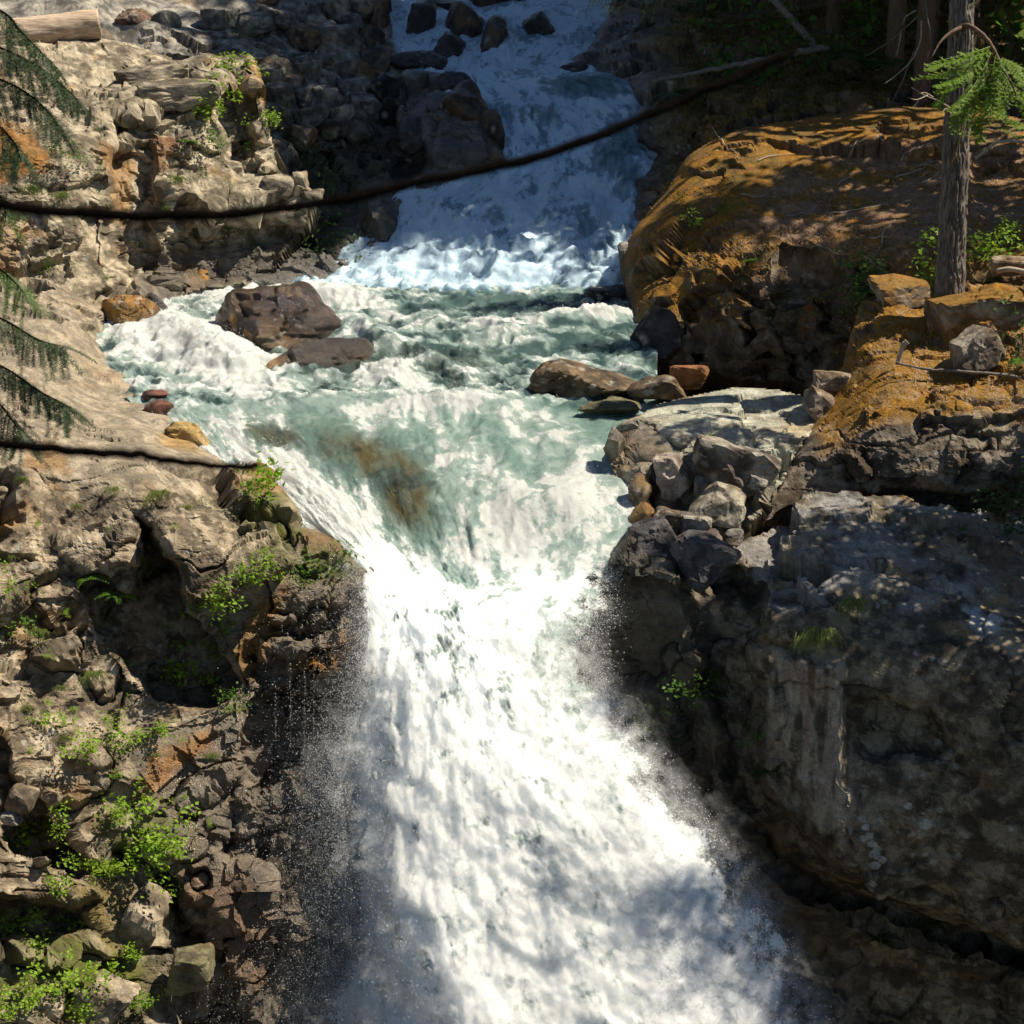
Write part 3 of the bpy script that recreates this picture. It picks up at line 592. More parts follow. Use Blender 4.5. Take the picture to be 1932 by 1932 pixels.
def G_col(c):
    X, Yy = c.X + c.wx * .5, c.Y + c.wy * .5
    k = base_rock(c, ((.24, .225, .17), (.42, .415, .33), (.47, .46, .36)), 83)
    k = mixc(k, (.46, .47, .38), .5 * region(X, Yy, [(1220, 770), (1400, 730), (1540, 750), (1480, 880), (1310, 840)], 16))
    k = mixc(k, (.13, .105, .08), .7 * region(X, Yy, [(1150, 820), (1220, 800), (1290, 860), (1240, 900), (1170, 880)], 12))  # shaded front-left face of the slab painted darker
    k = mixc(k, (.40, .29, .15), .6 * blob(X, Yy, 1500, 800, 40, 30)); k = mixc(k, (.20, .16, .12), .55 * sstep(.05, .35, fbm(c.p * 2.6, 4, 84)))
    wet = region(X, Yy, [(1150, 800), (1200, 810), (1200, 900), (1240, 920), (1240, 1010), (1170, 1010)], 10)
    k = mixc(k, (.16, .09, .025), .6 * wet)
    return k, wet * .8
bo = rock_patch('pale_slab', G_poly, G_ctrl, G_feat, rim=[(G_poly[0:7], 16, .4)], scales=((2.2, .18), (.9, .14), (.3, .05), (.1, .015)), bed=(.1, -.25, .2), aniso=(1.8, 1.4, .4), seed=83, colour=G_col, crack=.6)
tag(bo, 'pale greenish grey slab sloping to the brink beside the mossy ledge', 'rock slab')

# --- dark canyon wall on the shaded side
R5_poly = [(1122, 1095), (1138, 1055), (1190, 996), (1240, 986), (1290, 1002), (1350, 1035), (1500, 985), (1650, 972), (1800, 985), (2030, 1030), (2030, 2060), (1040, 2060), (1080, 1600), (1105, 1300)]
R5_ctrl = [(1190, 1000, 28.6), (1140, 1060, 28.4), (1130, 1200, 28.1), (1120, 1500, 27.9), (1050, 2050, 27.6), (1350, 1040, 28.9), (1500, 990, 29.8), (1700, 980, 29.8), (2030, 1040, 29.3), (1400, 1120, 27.7), (1600, 1140, 27.1), (1850, 1180, 26.5), (2030, 1210, 26.2), (1280, 1080, 28), (1300, 1300, 27.6), (1500, 1300, 26.5), (1500, 1500, 26.2), (1620, 1640, 25.9), (1700, 1400, 25.9), (1900, 1400, 25.4), (2030, 1650, 24.8), (1600, 1780, 27), (1900, 1800, 26.3), (1500, 1950, 27.2), (1900, 2000, 26.2), (1300, 1600, 27.6), (2030, 2050, 25.8)]
R5_feat = [([(1290, 1050), (1430, 1090), (1440, 1300), (1420, 1480), (1500, 1560), (1580, 1660), (1700, 1700), (1950, 1790), (1950, 1830), (1650, 1740), (1500, 1680), (1400, 1560), (1330, 1300)], .8, 14), ([(1040, 1700), (1420, 1560), (1520, 1650), (1650, 1720), (2030, 1800), (2030, 2060), (1040, 2060)], .9, 18),
           ([(1440, 1230), (1590, 1250), (1600, 1500), (1590, 1620), (1540, 1580), (1450, 1400)], -.3, 14), ([(1190, 995), (1240, 985), (1330, 1050), (1300, 1110), (1180, 1100), (1140, 1060)], -.35, 12),
           ([(1600, 1330), (1760, 1330), (1800, 1420), (1640, 1430)], .35, 16), ([(1420, 1130), (1600, 1140), (1580, 1200), (1450, 1210)], -.2, 12)]
def R5_col(c):
    X, Yy = c.X + c.wx, c.Y + c.wy
    k = base_rock(c, LWALL, 97)
    f = fbm(c.p * 1.8, 4, 99)
    st = fbm(np.c_[c.p[:, 0] * 7, c.p[:, 1] * 2, c.p[:, 2] * .8], 4, 101)
    k = mixc(k, (.46, .39, .30), .85 * region(X, Yy, [(1440, 1230), (1600, 1250), (1610, 1500), (1590, 1640), (1540, 1580), (1450, 1400)], 20) * sstep(-.25, .25, st))
    k = mixc(k, (.15, .065, .045), .5 * region(X, Yy, [(1470, 1250), (1560, 1260), (1570, 1560), (1500, 1500)], 20) * sstep(.1, .35, st))
    top = region(X, Yy, [(1350, 1030), (1500, 980), (1800, 980), (2050, 1030), (2050, 1230), (1850, 1190), (1600, 1150), (1420, 1140)], 18)
    k = mixc(k, (.30, .295, .285), .75 * top * sstep(-.3, .2, f)); k = mixc(k, (.50, .50, .50), .8 * np.clip(region(X, Yy, [(1780, 1110), (1850, 1130), (1940, 1190), (1850, 1200)], 12) + region(X, Yy, [(1330, 1060), (1500, 1080), (1380, 1100)], 10) * .4, 0, 1) * sstep(-.2, .1, f))
    k = mixc(k, (.12, .06, .015), .7 * region(X, Yy, [(1750, 1020), (2050, 1040), (2050, 1180), (1900, 1130)], 20) * sstep(-.2, .2, f))
    k = mixc(k, (.22, .19, .13), .6 * region(X, Yy, [(1150, 1130), (1280, 1130), (1280, 1330), (1170, 1300)], 25))
    # round lichens
    F1, F2, H, D = voronoi(c.p * 4.2, 103)
    lz = region(X, Yy, [(1560, 1500), (1620, 1230), (1950, 1230), (1950, 1600), (1700, 1650)], 40)
    k = mixc(k, (.42, .42, .38), (hr(H, 2) > .90) * (F1 < .12 + .14 * hr(H, 6)) * lz * .85)
    for lx, ly, r in ((1715, 1522, 7), (1745, 1555, 11), (1635, 1560, 7), (1628, 1545, 6), (1640, 1575, 8), (1645, 1590, 8), (1650, 1610, 9), (1655, 1600, 7), (1650, 1630, 9), (1647, 1650, 6), (1630, 1580, 6), (1665, 1620, 6)):
        k = mixc(k, (.46, .46, .42), (np.hypot(c.X - lx, (c.Y - ly) * 1.2) + c.wx * .2 < r) * .9)
    wet = region(X, Yy, [(1040, 1000), (1330, 1050), (1380, 1500), (1600, 1720), (1700, 2060), (1040, 2060)], 25)
    k = mixc(k, (.07, .058, .044), .5 * wet)
    return k, wet * .5
tag(rock_patch('canyon_wall', R5_poly, R5_ctrl, R5_feat, rim=[(R5_poly[0:6], 22, .8)], rough=.05, scales=((2.4, .42), (.8, .16), (.28, .06), (.1, .02)), bed=(.25, -.2, .1), aniso=(1.3, 1.1, .9), seed=97, colour=R5_col, crack=.12, amp=lambda X, Y: 1 - .6 * region(X, Y, [(1440, 1150), (2030, 1150), (2030, 1700), (1600, 1660), (1450, 1450)], 40)), kind='structure')
print('patches', round(time.time() - T0, 1))

# ------------------------------------------------------------------ bedrock under everything
def bed_z(Y):
    return np.interp(Y, [15, 28.6, 29.6, 31, 34, 36, 42.5, 45, 50, 54, 60, 66, 80, 140, 400], [-22, -21, -13, -11.6, -10.9, -10.4, -10.0, -9.2, -7.6, -6.6, -5.4, -4.4, -1, 14, 60])
gx = np.linspace(-120, 120, 241); gy = np.r_[np.linspace(12, 70, 117), np.linspace(72, 400, 83)]
Xg, Yg = np.meshgrid(gx, gy); Zg = bed_z(Yg) + np.maximum(np.abs(Xg) - 11 - .18 * np.maximum(Yg - 30, 0), 0) * .55
pts = np.stack([Xg, Yg, Zg], -1).reshape(-1, 3); pts[:, 2] += .25 * fbm(pts * .35, 4, 7)
idx = np.arange(Xg.size).reshape(Xg.shape)
Q = np.stack([idx[:-1, :-1], idx[:-1, 1:], idx[1:, 1:], idx[1:, :-1]], -1).reshape(-1, 4)
tt = np.clip(.5 + fbm(pts * .8, 4, 8), 0, 1)[:, None]
me = mesh_np('ground', pts, [Q], ROCK, {'Col': (1 - tt) * np.array([.05, .045, .035]) + tt * np.array([.10, .085, .05]), 'wet': np.zeros(len(pts))})
tag(link('ground', me), kind='structure')

# ------------------------------------------------------------------ water
def water_grid(rows, nr, nc):
    C = np.array(rows, float)                       # r x c x 3 (px, py, Y)
    A = catmull(C, nr); A = catmull(np.swapaxes(A, 0, 1), nc); return np.swapaxes(A, 0, 1)
def build_water(tag_names, rows, nr, nc, colour, splits=None, seed=0, disp=None):
    A = water_grid(rows, nr, nc); PX, PY, YY = A[..., 0], A[..., 1], A[..., 2]
    G = P(PX, PY, YY); N = grid_normals(G)
    N = np.where(N[..., 2:3] < 0, -N, N)
    ds = np.linalg.norm(np.diff(G, axis=0), axis=2); S = np.concatenate([np.zeros((1, nc)), np.cumsum(ds, 0)]); S = S.mean(1, keepdims=True) * np.ones((1, nc))
    T = np.linspace(0, 1, nc)[None] * np.ones((nr, 1))
    c = Ctx(); c.X = PX.ravel(); c.Y = PY.ravel(); c.s = S.ravel(); c.t = T.ravel(); c.p0 = G.reshape(-1, 3); c.wide = 4.5 if seed == 3 else 6.5
    off = disp(c); n = N.reshape(-1, 3)
    c.p = c.p0 + n * off[:, None]; c.off = off; c.n = grid_normals(c.p.reshape(nr, nc, 3)).reshape(-1, 3)
    colr, foam, dens, white, soft = colour(c)
    idx = np.arange(nr * nc).reshape(nr, nc)
    prev = 0
    for nm, r1 in tag_names:
        r1 = nr - 1 if r1 is None else r1
        i = idx[prev:r1 + 1]
        Q = np.stack([i[:-1, :-1], i[1:, :-1], i[1:, 1:], i[:-1, 1:]], -1).reshape(-1, 4); base = i[0, 0]
        sl = slice(base, i[-1, -1] + 1)
        me = mesh_np(nm, c.p[sl], [Q - base], WATER, {'Col': np.clip(colr[sl], 0, .95), 'foam': np.clip(foam[sl], 0, 1), 'dens': dens[sl], 'soft': soft[sl], 'white': white[sl]})
        tag(link(nm, me), kind='structure'); prev = r1
    c.colr = colr; c.foam = foam; c.n0 = n; c.nr = nr; c.nc = nc
    return c
def flowcoords(c, fx, fs, z=0):
    return np.stack([(c.t - .5) * c.wide * fx, c.s * fs, np.full(len(c.s), z)], -1)

# upper cascade
U_rows = [[(680, -60, 64), (850, -60, 64), (1010, -60, 64), (1240, -60, 64)], [(700, 8, 60), (850, 8, 59.8), (1000, 10, 59.8), (1210, 8, 59.8)], [(710, 30, 58.2), (850, 28, 58.4), (1000, 26, 58.6), (1200, 32, 58.2)], [(715, 70, 56.2), (850, 75, 56), (1000, 75, 56), (1170, 78, 55.8)],
          [(725, 115, 54.2), (860, 120, 54), (980, 122, 54), (1120, 122, 53.6)], [(790, 140, 52), (880, 142, 51.8), (1000, 145, 51.6), (1225, 148, 51.6)], [(840, 170, 50.5), (930, 180, 50.2), (1060, 172, 50.8), (1235, 180, 50.2)],
          [(870, 230, 48.9), (960, 240, 48.7), (1070, 236, 48.9), (1235, 240, 48.7)], [(890, 300, 47.3), (980, 300, 47), (1080, 306, 46.9), (1240, 300, 47)], [(740, 375, 45.6), (900, 380, 45), (1060, 388, 44.8), (1225, 388, 45)],
          [(680, 455, 44), (860, 460, 43.4), (1040, 462, 43.2), (1220, 462, 43.4)], [(590, 520, 42.6), (800, 522, 42.2), (1000, 525, 42), (1215, 525, 42.1)], [(540, 556, 41.6), (760, 556, 41.4), (980, 558, 41.3), (1215, 562, 41.4)], [(520, 590, 40.4), (760, 590, 40.4), (980, 592, 40.3), (1215, 596, 40.2)]]
def U_disp(c):
    q = flowcoords(c, 1.6, .7); w = fbm(q * .7, 3, 301)
    a = .22 * fbm(q + w[:, None] * .6, 5, 303, .58)
    base = sstep(395, 480, c.Y) * (1 - sstep(545, 575, c.Y))
    F1, F2, H, D = voronoi(np.c_[c.p0[:, 0] * 1.6 + w, c.s * 1.3, np.zeros(len(w))], 305)
    a += base * (.32 * (1 - F1) + .12 * fbm(flowcoords(c, 4, 3), 4, 307))
    for bx, by, rx, ry, h in ((1110, 160, 70, 12, .25), (1010, 215, 40, 14, .2), (1170, 300, 40, 60, .35), (1050, 240, 60, 20, .15)):
        a += h * blob(c.X, c.Y, bx, by, rx, ry)
    return a
def U_col(c):
    n = fbm(flowcoords(c, 2.2, .8), 5, 311, .6); n2 = fbm(flowcoords(c, 7, 3), 4, 313, .6)
    f = .95 + .48 * n + .28 * n2
    for bx, by, rx, ry, a in ((1110, 165, 80, 16, 1.0), (1020, 225, 45, 14, .6), (1175, 300, 26, 60, .9), (1140, 300, 20, 40, .5), (940, 225, 20, 70, .3), (1000, 60, 40, 10, .5), (1120, 70, 60, 20, .25), (1110, 420, 60, 25, .25), (860, 560, 120, 6, .3), (1050, 565, 160, 12, .8), (800, 570, 200, 10, .5)):
        f -= a * blob(c.X, c.Y, bx, by, rx, ry)
    f = np.clip(f, 0, 1)
    dark = lerp(np.array([[.05, .12, .15]], f32), np.array([[.16, .28, .30]], f32), np.clip(.5 + n2, 0, 1)[:, None])
    return lerp(dark, np.array([[.34, .50, .60]], f32), (sstep(.1, .8, f) * .8)[:, None]), f, np.ones(len(f)), np.tile(np.array([[.64, .82, .94]], f32), (len(f), 1)), .25 * np.ones(len(f))  # foam tinted blue: skylight in the shade put into its colour
CU = build_water([('upper_cascade', None)], U_rows, 270, 190, U_col, seed=3, disp=U_disp)

# pool, brink and main fall
W_rows = [[(250, 528, 42.6), (480, 533, 42.5), (720, 536, 42.3), (960, 540, 42.2), (1240, 540, 42.2)], [(235, 570, 40.5), (480, 574, 40.4), (720, 578, 40.2), (960, 583, 40), (1240, 588, 39.8)], [(185, 628, 38.2), (440, 622, 38.5), (720, 618, 38.7), (960, 630, 38.2), (1240, 640, 37.9)],
          [(180, 690, 36.1), (440, 685, 36.3), (720, 668, 36.9), (960, 690, 36.2), (1240, 695, 36.2)], [(220, 745, 34.4), (440, 742, 34.6), (720, 738, 35), (960, 746, 34.7), (1240, 745, 34.9)], [(280, 788, 33), (470, 772, 33.5), (720, 766, 33.8), (930, 763, 33.9), (1240, 775, 33.8)],
          [(330, 830, 31.9), (490, 816, 32.2), (720, 814, 32.4), (930, 818, 32.3), (1235, 815, 32.4)], [(390, 878, 30.9), (530, 880, 30.9), (720, 880, 31), (930, 888, 30.9), (1230, 880, 31.2)], [(460, 930, 30), (580, 940, 29.8), (730, 948, 29.9), (930, 950, 29.7), (1220, 948, 29.9)],
          [(530, 990, 29.2), (640, 1010, 28.9), (760, 1030, 28.9), (930, 1030, 28.6), (1215, 1008, 28.9)], [(650, 1075, 28.2), (720, 1080, 28.1), (800, 1090, 28.1), (930, 1100, 27.9), (1185, 1062, 28.3)], [(672, 1160, 27.4), (750, 1160, 27.1), (830, 1160, 27.0), (930, 1170, 26.9), (1150, 1150, 27.6)],
          [(672, 1260, 26.6), (765, 1260, 26.3), (860, 1260, 26.2), (960, 1270, 26.3), (1140, 1255, 27.0)], [(640, 1360, 26.4), (755, 1360, 25.8), (880, 1360, 25.7), (1000, 1360, 25.8), (1170, 1335, 26.4)], [(612, 1480, 26.1), (750, 1480, 25.2), (900, 1480, 25.1), (1060, 1480, 25.2), (1255, 1455, 25.7)],
          [(620, 1620, 25.7), (770, 1620, 24.7), (930, 1620, 24.6), (1120, 1620, 24.7), (1365, 1590, 25.2)], [(640, 1770, 25.3), (790, 1770, 24.2), (960, 1770, 24.1), (1180, 1770, 24.2), (1455, 1740, 24.7)], [(590, 1960, 24.9), (790, 1960, 23.6), (980, 1960, 23.5), (1240, 1960, 23.6), (1560, 1950, 24.2)], [(570, 2120, 24.6), (790, 2120, 23.2), (980, 2120, 23.1), (1240, 2120, 23.2), (1620, 2120, 23.8)]]
def W_masks(c):
    pool = 1 - sstep(755, 790, c.Y); fall = sstep(1000, 1120, c.Y); return pool, fall, 1 - np.maximum(pool, fall)
def W_disp(c):
    pool, fall, lip = W_masks(c)
    qp = np.c_[c.p0[:, 0] * .9, c.p0[:, 1] * .9, np.zeros(len(c.s))]; w = fbm(qp, 3, 401)
    rd = 1 - 2 * np.abs(fbm(qp * 1.3 + w[:, None] * .4, 5, 403, .55))
    a = pool * (.14 * rd + .06 * fbm(qp * 3.2, 4, 405, .5))
    q = flowcoords(c, 2.6, .75); wl_ = fbm(q * .5, 3, 407)
    a += lip * (.08 * fbm(q + wl_[:, None] * .5, 5, 409, .58) + .025 * fbm(flowcoords(c, 5, 2.5), 4, 408, .6))
    qf = flowcoords(c, 1.6, .9); wf = fbm(qf, 3, 411)
    F1, F2, H, D = voronoi(np.c_[c.p0[:, 0] * 2.0 + wf * .8, c.s * 1.5 + wf * .9, np.zeros(len(wf))], 413)
    a += fall * (.10 * fbm(flowcoords(c, 1.3, 1.0) + wf[:, None] * .8, 4, 415, .5) + .04 * (.6 - F1) + .035 * fbm(flowcoords(c, 8, 5), 4, 417, .65))
    for bx, by, rx, ry, h, r in ((600, 572, 110, 14, .35, 0), (700, 650, 60, 18, .25, 15), (560, 715, 70, 12, .2, 0), (350, 640, 90, 30, .30, 20), (240, 650, 40, 20, .2, 0), (430, 690, 70, 30, .3, 10), (740, 722, 45, 22, .4, 0), (640, 640, 80, 22, .2, 20), (870, 770, 120, 14, .22, 0), (600, 765, 120, 10, .15, 0), (950, 640, 120, 16, .25, 8), (1100, 612, 110, 10, .3, -4),
                              (800, 690, 90, 14, .25, 20), (700, 900, 110, 50, .18, 30), (1060, 960, 110, 40, .3, 0), (620, 960, 140, 30, .15, 38), (960, 1180, 50, 90, .2, 0)):
        a += h * blob(c.X, c.Y, bx, by, rx, ry, r)
    # spreading apron of spray at the bottom
    a += .2 * sstep(1350, 1700, c.Y) * (.5 + fbm(flowcoords(c, .7, .4), 3, 419))
    return a
def W_col(c):
    pool, fall, lip = W_masks(c); X, Y = c.X, c.Y
    qp = np.c_[c.p0[:, 0] * 1.1, c.p0[:, 1] * 1.6, np.zeros(len(c.s))]; w = fbm(qp * .8, 3, 421)
    npool = fbm(qp * 1.2 + w[:, None] * .8, 6, 423, .62); crest = np.clip(c.off * 3.2, -1, 1)
    nl = .75 * fbm(flowcoords(c, 2.6, .55) + w[:, None] * .6, 6, 425, .6) + .3 * fbm(flowcoords(c, 7, 2.2) + w[:, None] * .8, 4, 426, .6); nf = fbm(np.c_[c.p0[:, 0] * 3.2, c.s * 2.6, np.zeros(len(w))] + w[:, None] * .8, 6, 427, .72)
    f = pool * (.28 + .95 * npool + .55 * crest) + lip * (.62 + 1.05 * nl) + fall * (.92 + .36 * nf)
    for bx, by, rx, ry, r, a in ((350, 650, 130, 70, 20, .75), (450, 700, 120, 45, 15, .7), (250, 640, 60, 30, 0, .4), (740, 722, 55, 25, 0, .7), (560, 562, 150, 16, 4, .7), (400, 560, 90, 22, 0, .6), (860, 775, 150, 12, 0, .35), (650, 775, 160, 14, 3, .35), (730, 600, 110, 16, 10, .45), (880, 755, 40, 10, 0, .5), (1100, 608, 110, 7, -5, .6), (960, 640, 60, 14, 0, .3),
                              (560, 920, 130, 45, 38, .75), (660, 1000, 130, 45, 38, .7), (1040, 930, 150, 45, 0, .55), (1000, 1010, 160, 40, 0, .4), (900, 870, 90, 30, 20, .25), (450, 870, 60, 20, 30, .3), (1020, 725, 45, 25, -30, .4),
                              (690, 865, 125, 48, 18, -1.1), (765, 945, 46, 75, -20, -1.1), (640, 690, 110, 28, 8, -.5), (850, 690, 110, 34, 10, -.45), (1090, 650, 100, 26, 0, -.55), (1000, 582, 200, 16, 2, -.7), (800, 580, 80, 10, 5, -.35), (330, 640, 60, 12, 8, -.75), (580, 770, 90, 14, 0, -.35), (500, 825, 40, 20, 20, -.6), (1120, 800, 90, 26, 0, -.3), (480, 600, 130, 14, 8, -.3), (870, 820, 70, 20, 0, -.2), (1000, 770, 90, 8, 0, -.3), (960, 860, 60, 25, -20, -.3), (1020, 665, 60, 22, 0, -.3),
                              (860, 1180, 26, 90, 5, -.30), (855, 1080, 26, 50, 0, -.2), (770, 1075, 30, 14, 0, -.3), (940, 1100, 20, 60, 10, -.3), (1090, 1180, 60, 90, 0, -.22), (1100, 1300, 60, 70, 0, -.25), (1040, 1250, 60, 90, 0, -.2), (1200, 1480, 60, 60, 0, -.15)):
        f += a * blob(X + 14 * w, Y + 8 * w, bx, by, rx, ry, r)
    f += .35 * np.clip(blob(X, Y, 700, 870, 130, 60, 20) + blob(X, Y, 770, 950, 50, 70, -20), 0, 1) * np.clip(fbm(flowcoords(c, 2.4, .9) + w[:, None], 5, 441, .6) * 1.5, -.4, 1)
    f = np.clip(f, 0, 1)
    teal = np.array([[.17, .27, .235]], f32); deep = np.array([[.045, .085, .085]], f32); brown = np.array([[.085, .072, .030]], f32)
    br = np.clip(blob(X + 30 * w, Y + 20 * w, 690, 870, 140, 58, 20) + .8 * blob(X, Y, 510, 815, 50, 20, 15) + blob(X, Y, 770, 950, 50, 70, -20) + .8 * blob(X, Y, 640, 690, 120, 40, 8) + .7 * blob(X, Y, 500, 825, 60, 30, 15) + .5 * blob(X, Y, 850, 700, 90, 30), 0, 1)
    body = lerp(deep, teal, np.clip(.25 + .9 * lip + .9 * fall + .5 * npool * pool, 0, 1)[:, None]); bn = fbm(np.c_[c.p0[:, 0] * 1.9, c.p0[:, 1] * 1.3, np.full(len(w), 4.)] + w[:, None] * .5, 5, 445, .62)
    bcol = lerp(brown, np.array([[.03, .032, .02]], f32), sstep(-.05, .25, bn)[:, None]); body = lerp(body, bcol, np.clip(br * (.95 + .5 * nl) - .05, 0, 1)[:, None])
    mid = lerp(body, np.array([[.36, .46, .42]], f32), sstep(.15, .65, f)[:, None] * (1 - .7 * br[:, None]))
    k = mid; white = np.array([[.68, .70, .67]], f32) + np.array([[.24, .235, .23]], f32) * fall[:, None]
    # torn edges of the fall
    t = c.t; lo = fbm(flowcoords(c, .9, 1.1), 4, 433, .6) * .05; e = np.minimum((t + lo) / .16, (1 - t + lo) / .10); ed = np.clip(e, 0, 1)
    nd_ = fbm(np.c_[c.p0[:, 0] * 3.4, c.s * 2.8, np.zeros(len(w))] + w[:, None], 5, 431, .68)
    dens = 1 - fall * (1 - np.clip(ed * 1.15 + .4 * nd_, 0, 1))
    dens -= fall * .55 * np.clip(blob(X, Y, 1110, 1260, 70, 90) + .8 * blob(X, Y, 660, 1500, 70, 190) + .6 * blob(X, Y, 660, 1800, 80, 160), 0, 1) * sstep(-.25, .25, nd_)
    c.dens = dens
    return k, f, dens, white, fall
CW = build_water([('river_pool', 290), ('waterfall', None)], W_rows, 720, 290, W_col, seed=4, disp=W_disp)
print('water', round(time.time() - T0, 1))

# ------------------------------------------------------------------ spray
rng = np.random.default_rng(5)
TET = np.array([(1, 1, 1), (1, -1, -1), (-1, 1, -1), (-1, -1, 1)], float) / math.sqrt(3)
def drops(name, C, size):
    n = len(C); A = rng.normal(size=(n, 4)); A /= np.linalg.norm(A, axis=1)[:, None]; w, x, y, z = A.T
    Rm = np.stack([np.stack([1 - 2 * (y * y + z * z), 2 * (x * y - z * w), 2 * (x * z + y * w)], -1), np.stack([2 * (x * y + z * w), 1 - 2 * (x * x + z * z), 2 * (y * z - x * w)], -1), np.stack([2 * (x * z - y * w), 2 * (y * z + x * w), 1 - 2 * (x * x + y * y)], -1)], 1)
    V = C[:, None] + np.einsum('nij,kj->nki', Rm, TET) * size[:, None, None]
    b = (np.arange(n) * 4)[:, None, None]; T = (np.array([(0, 1, 2), (0, 2, 3), (0, 3, 1), (1, 3, 2)])[None] + b).reshape(-1, 3)
    o = link(name, mesh_np(name, V.reshape(-1, 3), [T], DROP, None, True)); tag(o, kind='stuff'); return o
def sizes(n, lo, hi): return .5 * lo + (.72 * hi - .5 * lo) * rng.random(n) ** 3.2
def clumps(n, k, spread):
    """n offsets gathered in strands rather than evenly scattered"""
    c = rng.normal(size=(k, 3)) * spread; i = rng.integers(0, k, n); return c[i] + rng.normal(size=(n, 3)) * spread * .35
pts = []; sz = []
# along and in front of the fall
X, Y, t = CW.X, CW.Y, CW.t
wgt = sstep(1010, 1150, Y) * (.35 + 2.2 * np.exp(-np.minimum(t, (1 - t)) / .07) + 1.2 * sstep(1250, 1500, Y)) * (Y < 1990)
i = rng.choice(len(Y), 60000, p=wgt / wgt.sum()); o = rng.normal(size=(len(i), 3)) * np.array([.07, .10, .10]) + CW.n0[i] * np.abs(rng.normal(size=(len(i), 1))) * .22
pts.append(CW.p[i] + o); sz.append(sizes(len(i), .004, .017))
# torn streaks at both edges of the fall
wgt = np.exp(-((CW.dens - .5) / .22) ** 2) * (Y > 1060) * (Y < 1990); ctr = rng.choice(len(Y), 1600, p=wgt / wgt.sum()); ii = rng.integers(0, 1600, 42000)
side = np.where(t[ctr] < .5, -1., 1.)[ii]; al = rng.random(len(ii)) ** 1.5; ln = rng.random(1600)[ii] ** 2 * .5 + .05
dirv = np.stack([side * (.2 + .8 * rng.random(1600)[ii]), -.25 * np.ones(len(ii)), -.6 + 1.0 * rng.random(1600)[ii]], -1)
pts.append(CW.p[ctr][ii] + dirv * (al * ln)[:, None] + rng.normal(size=(len(ii), 3)) * .02); sz.append(sizes(len(ii), .004, .015) * (1.1 - .6 * al))
# drifting over the wet rock left of the fall
n = 46000; py = 1150 + 830 * rng.random(n) ** .8; edge = np.interp(py, [1150, 1260, 1360, 1480, 1620, 1770, 1960], [690, 690, 655, 625, 640, 660, 610]); px = edge - np.abs(rng.exponential(45 + 40 * sstep(1500, 1900, py))) + 20
yy = np.interp(py, [1150, 1500, 1960], [27.1, 25.7, 24.4]) - .5 * rng.random(n)
pts.append(P(px, py, yy)); sz.append(sizes(n, .004, .014))
# leaping water on the pool's crests
wgt = np.clip(CW.foam - .72, 0, 1) * (Y < 1020) * (Y > 545); i = rng.choice(len(Y), 22000, p=wgt / wgt.sum()); pts.append(CW.p[i] + np.abs(rng.normal(size=(len(i), 3))) * np.array([.0, .0, .11]) + rng.normal(size=(len(i), 3)) * .05); sz.append(sizes(len(i), .004, .016))
ctr = rng.choice(len(Y), 120, p=wgt / wgt.sum()); ii = rng.integers(0, 120, 5000); h = rng.random(5000); pts.append(CW.p[ctr][ii] + np.stack([rng.normal(size=5000) * .12 * h, rng.normal(size=5000) * .08, h * .35 * rng.random(120)[ii]], -1)); sz.append(sizes(5000, .004, .014))
# foot of the upper cascade
X2, Y2 = CU.X, CU.Y; wgt = np.clip(CU.foam - .6, 0, 1) * (.15 + sstep(380, 470, Y2)) * (Y2 < 560); i = rng.choice(len(Y2), 16000, p=wgt / wgt.sum()); pts.append(CU.p[i] + rng.normal(size=(len(i), 3)) * .08 + np.abs(rng.normal(size=(len(i), 3))) * np.array([0, -.1, .12])); sz.append(sizes(len(i), .005, .018))
# ropes of water thrown clear of the edges
wgt = np.exp(-((CW.dens - .55) / .2) ** 2) * (Y > 1040) * (.25 + 1.0 * (t > .5) * (Y < 1380) + .8 * (t < .5) * (Y > 1330) * (Y < 1560)) * (Y < 1900)
for q_ in rng.choice(len(Y), 420, p=wgt / wgt.sum()):
    sd_ = -1 if t[q_] < .5 else 1; v0 = np.array([sd_ * (.3 + 1.3 * rng.random()), -.5 * rng.random(), .5 + 1.6 * rng.random() * rng.random()]); T_ = .10 + .22 * rng.random()
    tt = np.linspace(0, T_, 7)[:, None]; ln_ = CW.p[q_] + v0 * tt + np.array([0, 0, -4.9]) * tt ** 2 + rng.normal(size=(7, 3)) * .012
    m_ = 40; f_ = rng.random(m_)[:, None] * T_ * 1.5; pts.append(CW.p[q_] + v0 * f_ + np.array([0, 0, -4.9]) * f_ ** 2 + rng.normal(size=(m_, 3)) * .035); sz.append(sizes(m_, .005, .016))
C = np.concatenate(pts); S = np.concatenate(sz)
drops('spray_droplets', C, S)
# thin veils of mist that hang in front of the fall
def veil_material():
    m, n, l, b = new_mat('mist_veil')
    al = nd(n, 'ShaderNodeAttribute', attribute_name='dens'); g = n.new('ShaderNodeNewGeometry'); pos = g.outputs['Position']
    b.inputs['Base Color'].default_value = (.85, .87, .87, 1); b.inputs['Roughness'].default_value = 1; b.inputs['Specular IOR Level'].default_value = 0
    vn = n.new('ShaderNodeCombineXYZ'); vn.inputs[0].default_value = .25; vn.inputs[1].default_value = -.5; vn.inputs[2].default_value = .85
    l.new(vn.outputs[0], b.inputs['Normal'])
    tr = n.new('ShaderNodeBsdfTransparent'); ms = n.new('ShaderNodeMixShader')
    a = math_n(n, l, 'MULTIPLY', al.outputs['Fac'], sstep_node(n, l, noise_n(n, l, pos, 3.5, 8, .72), .36, .68), clamp=True)
    l.new(a, ms.inputs[0]); l.new(tr.outputs[0], ms.inputs[1]); l.new(b.outputs[0], ms.inputs[2]); l.new(ms.outputs[0], n['Material Output'].inputs['Surface'])
    return m
VEIL = veil_material()
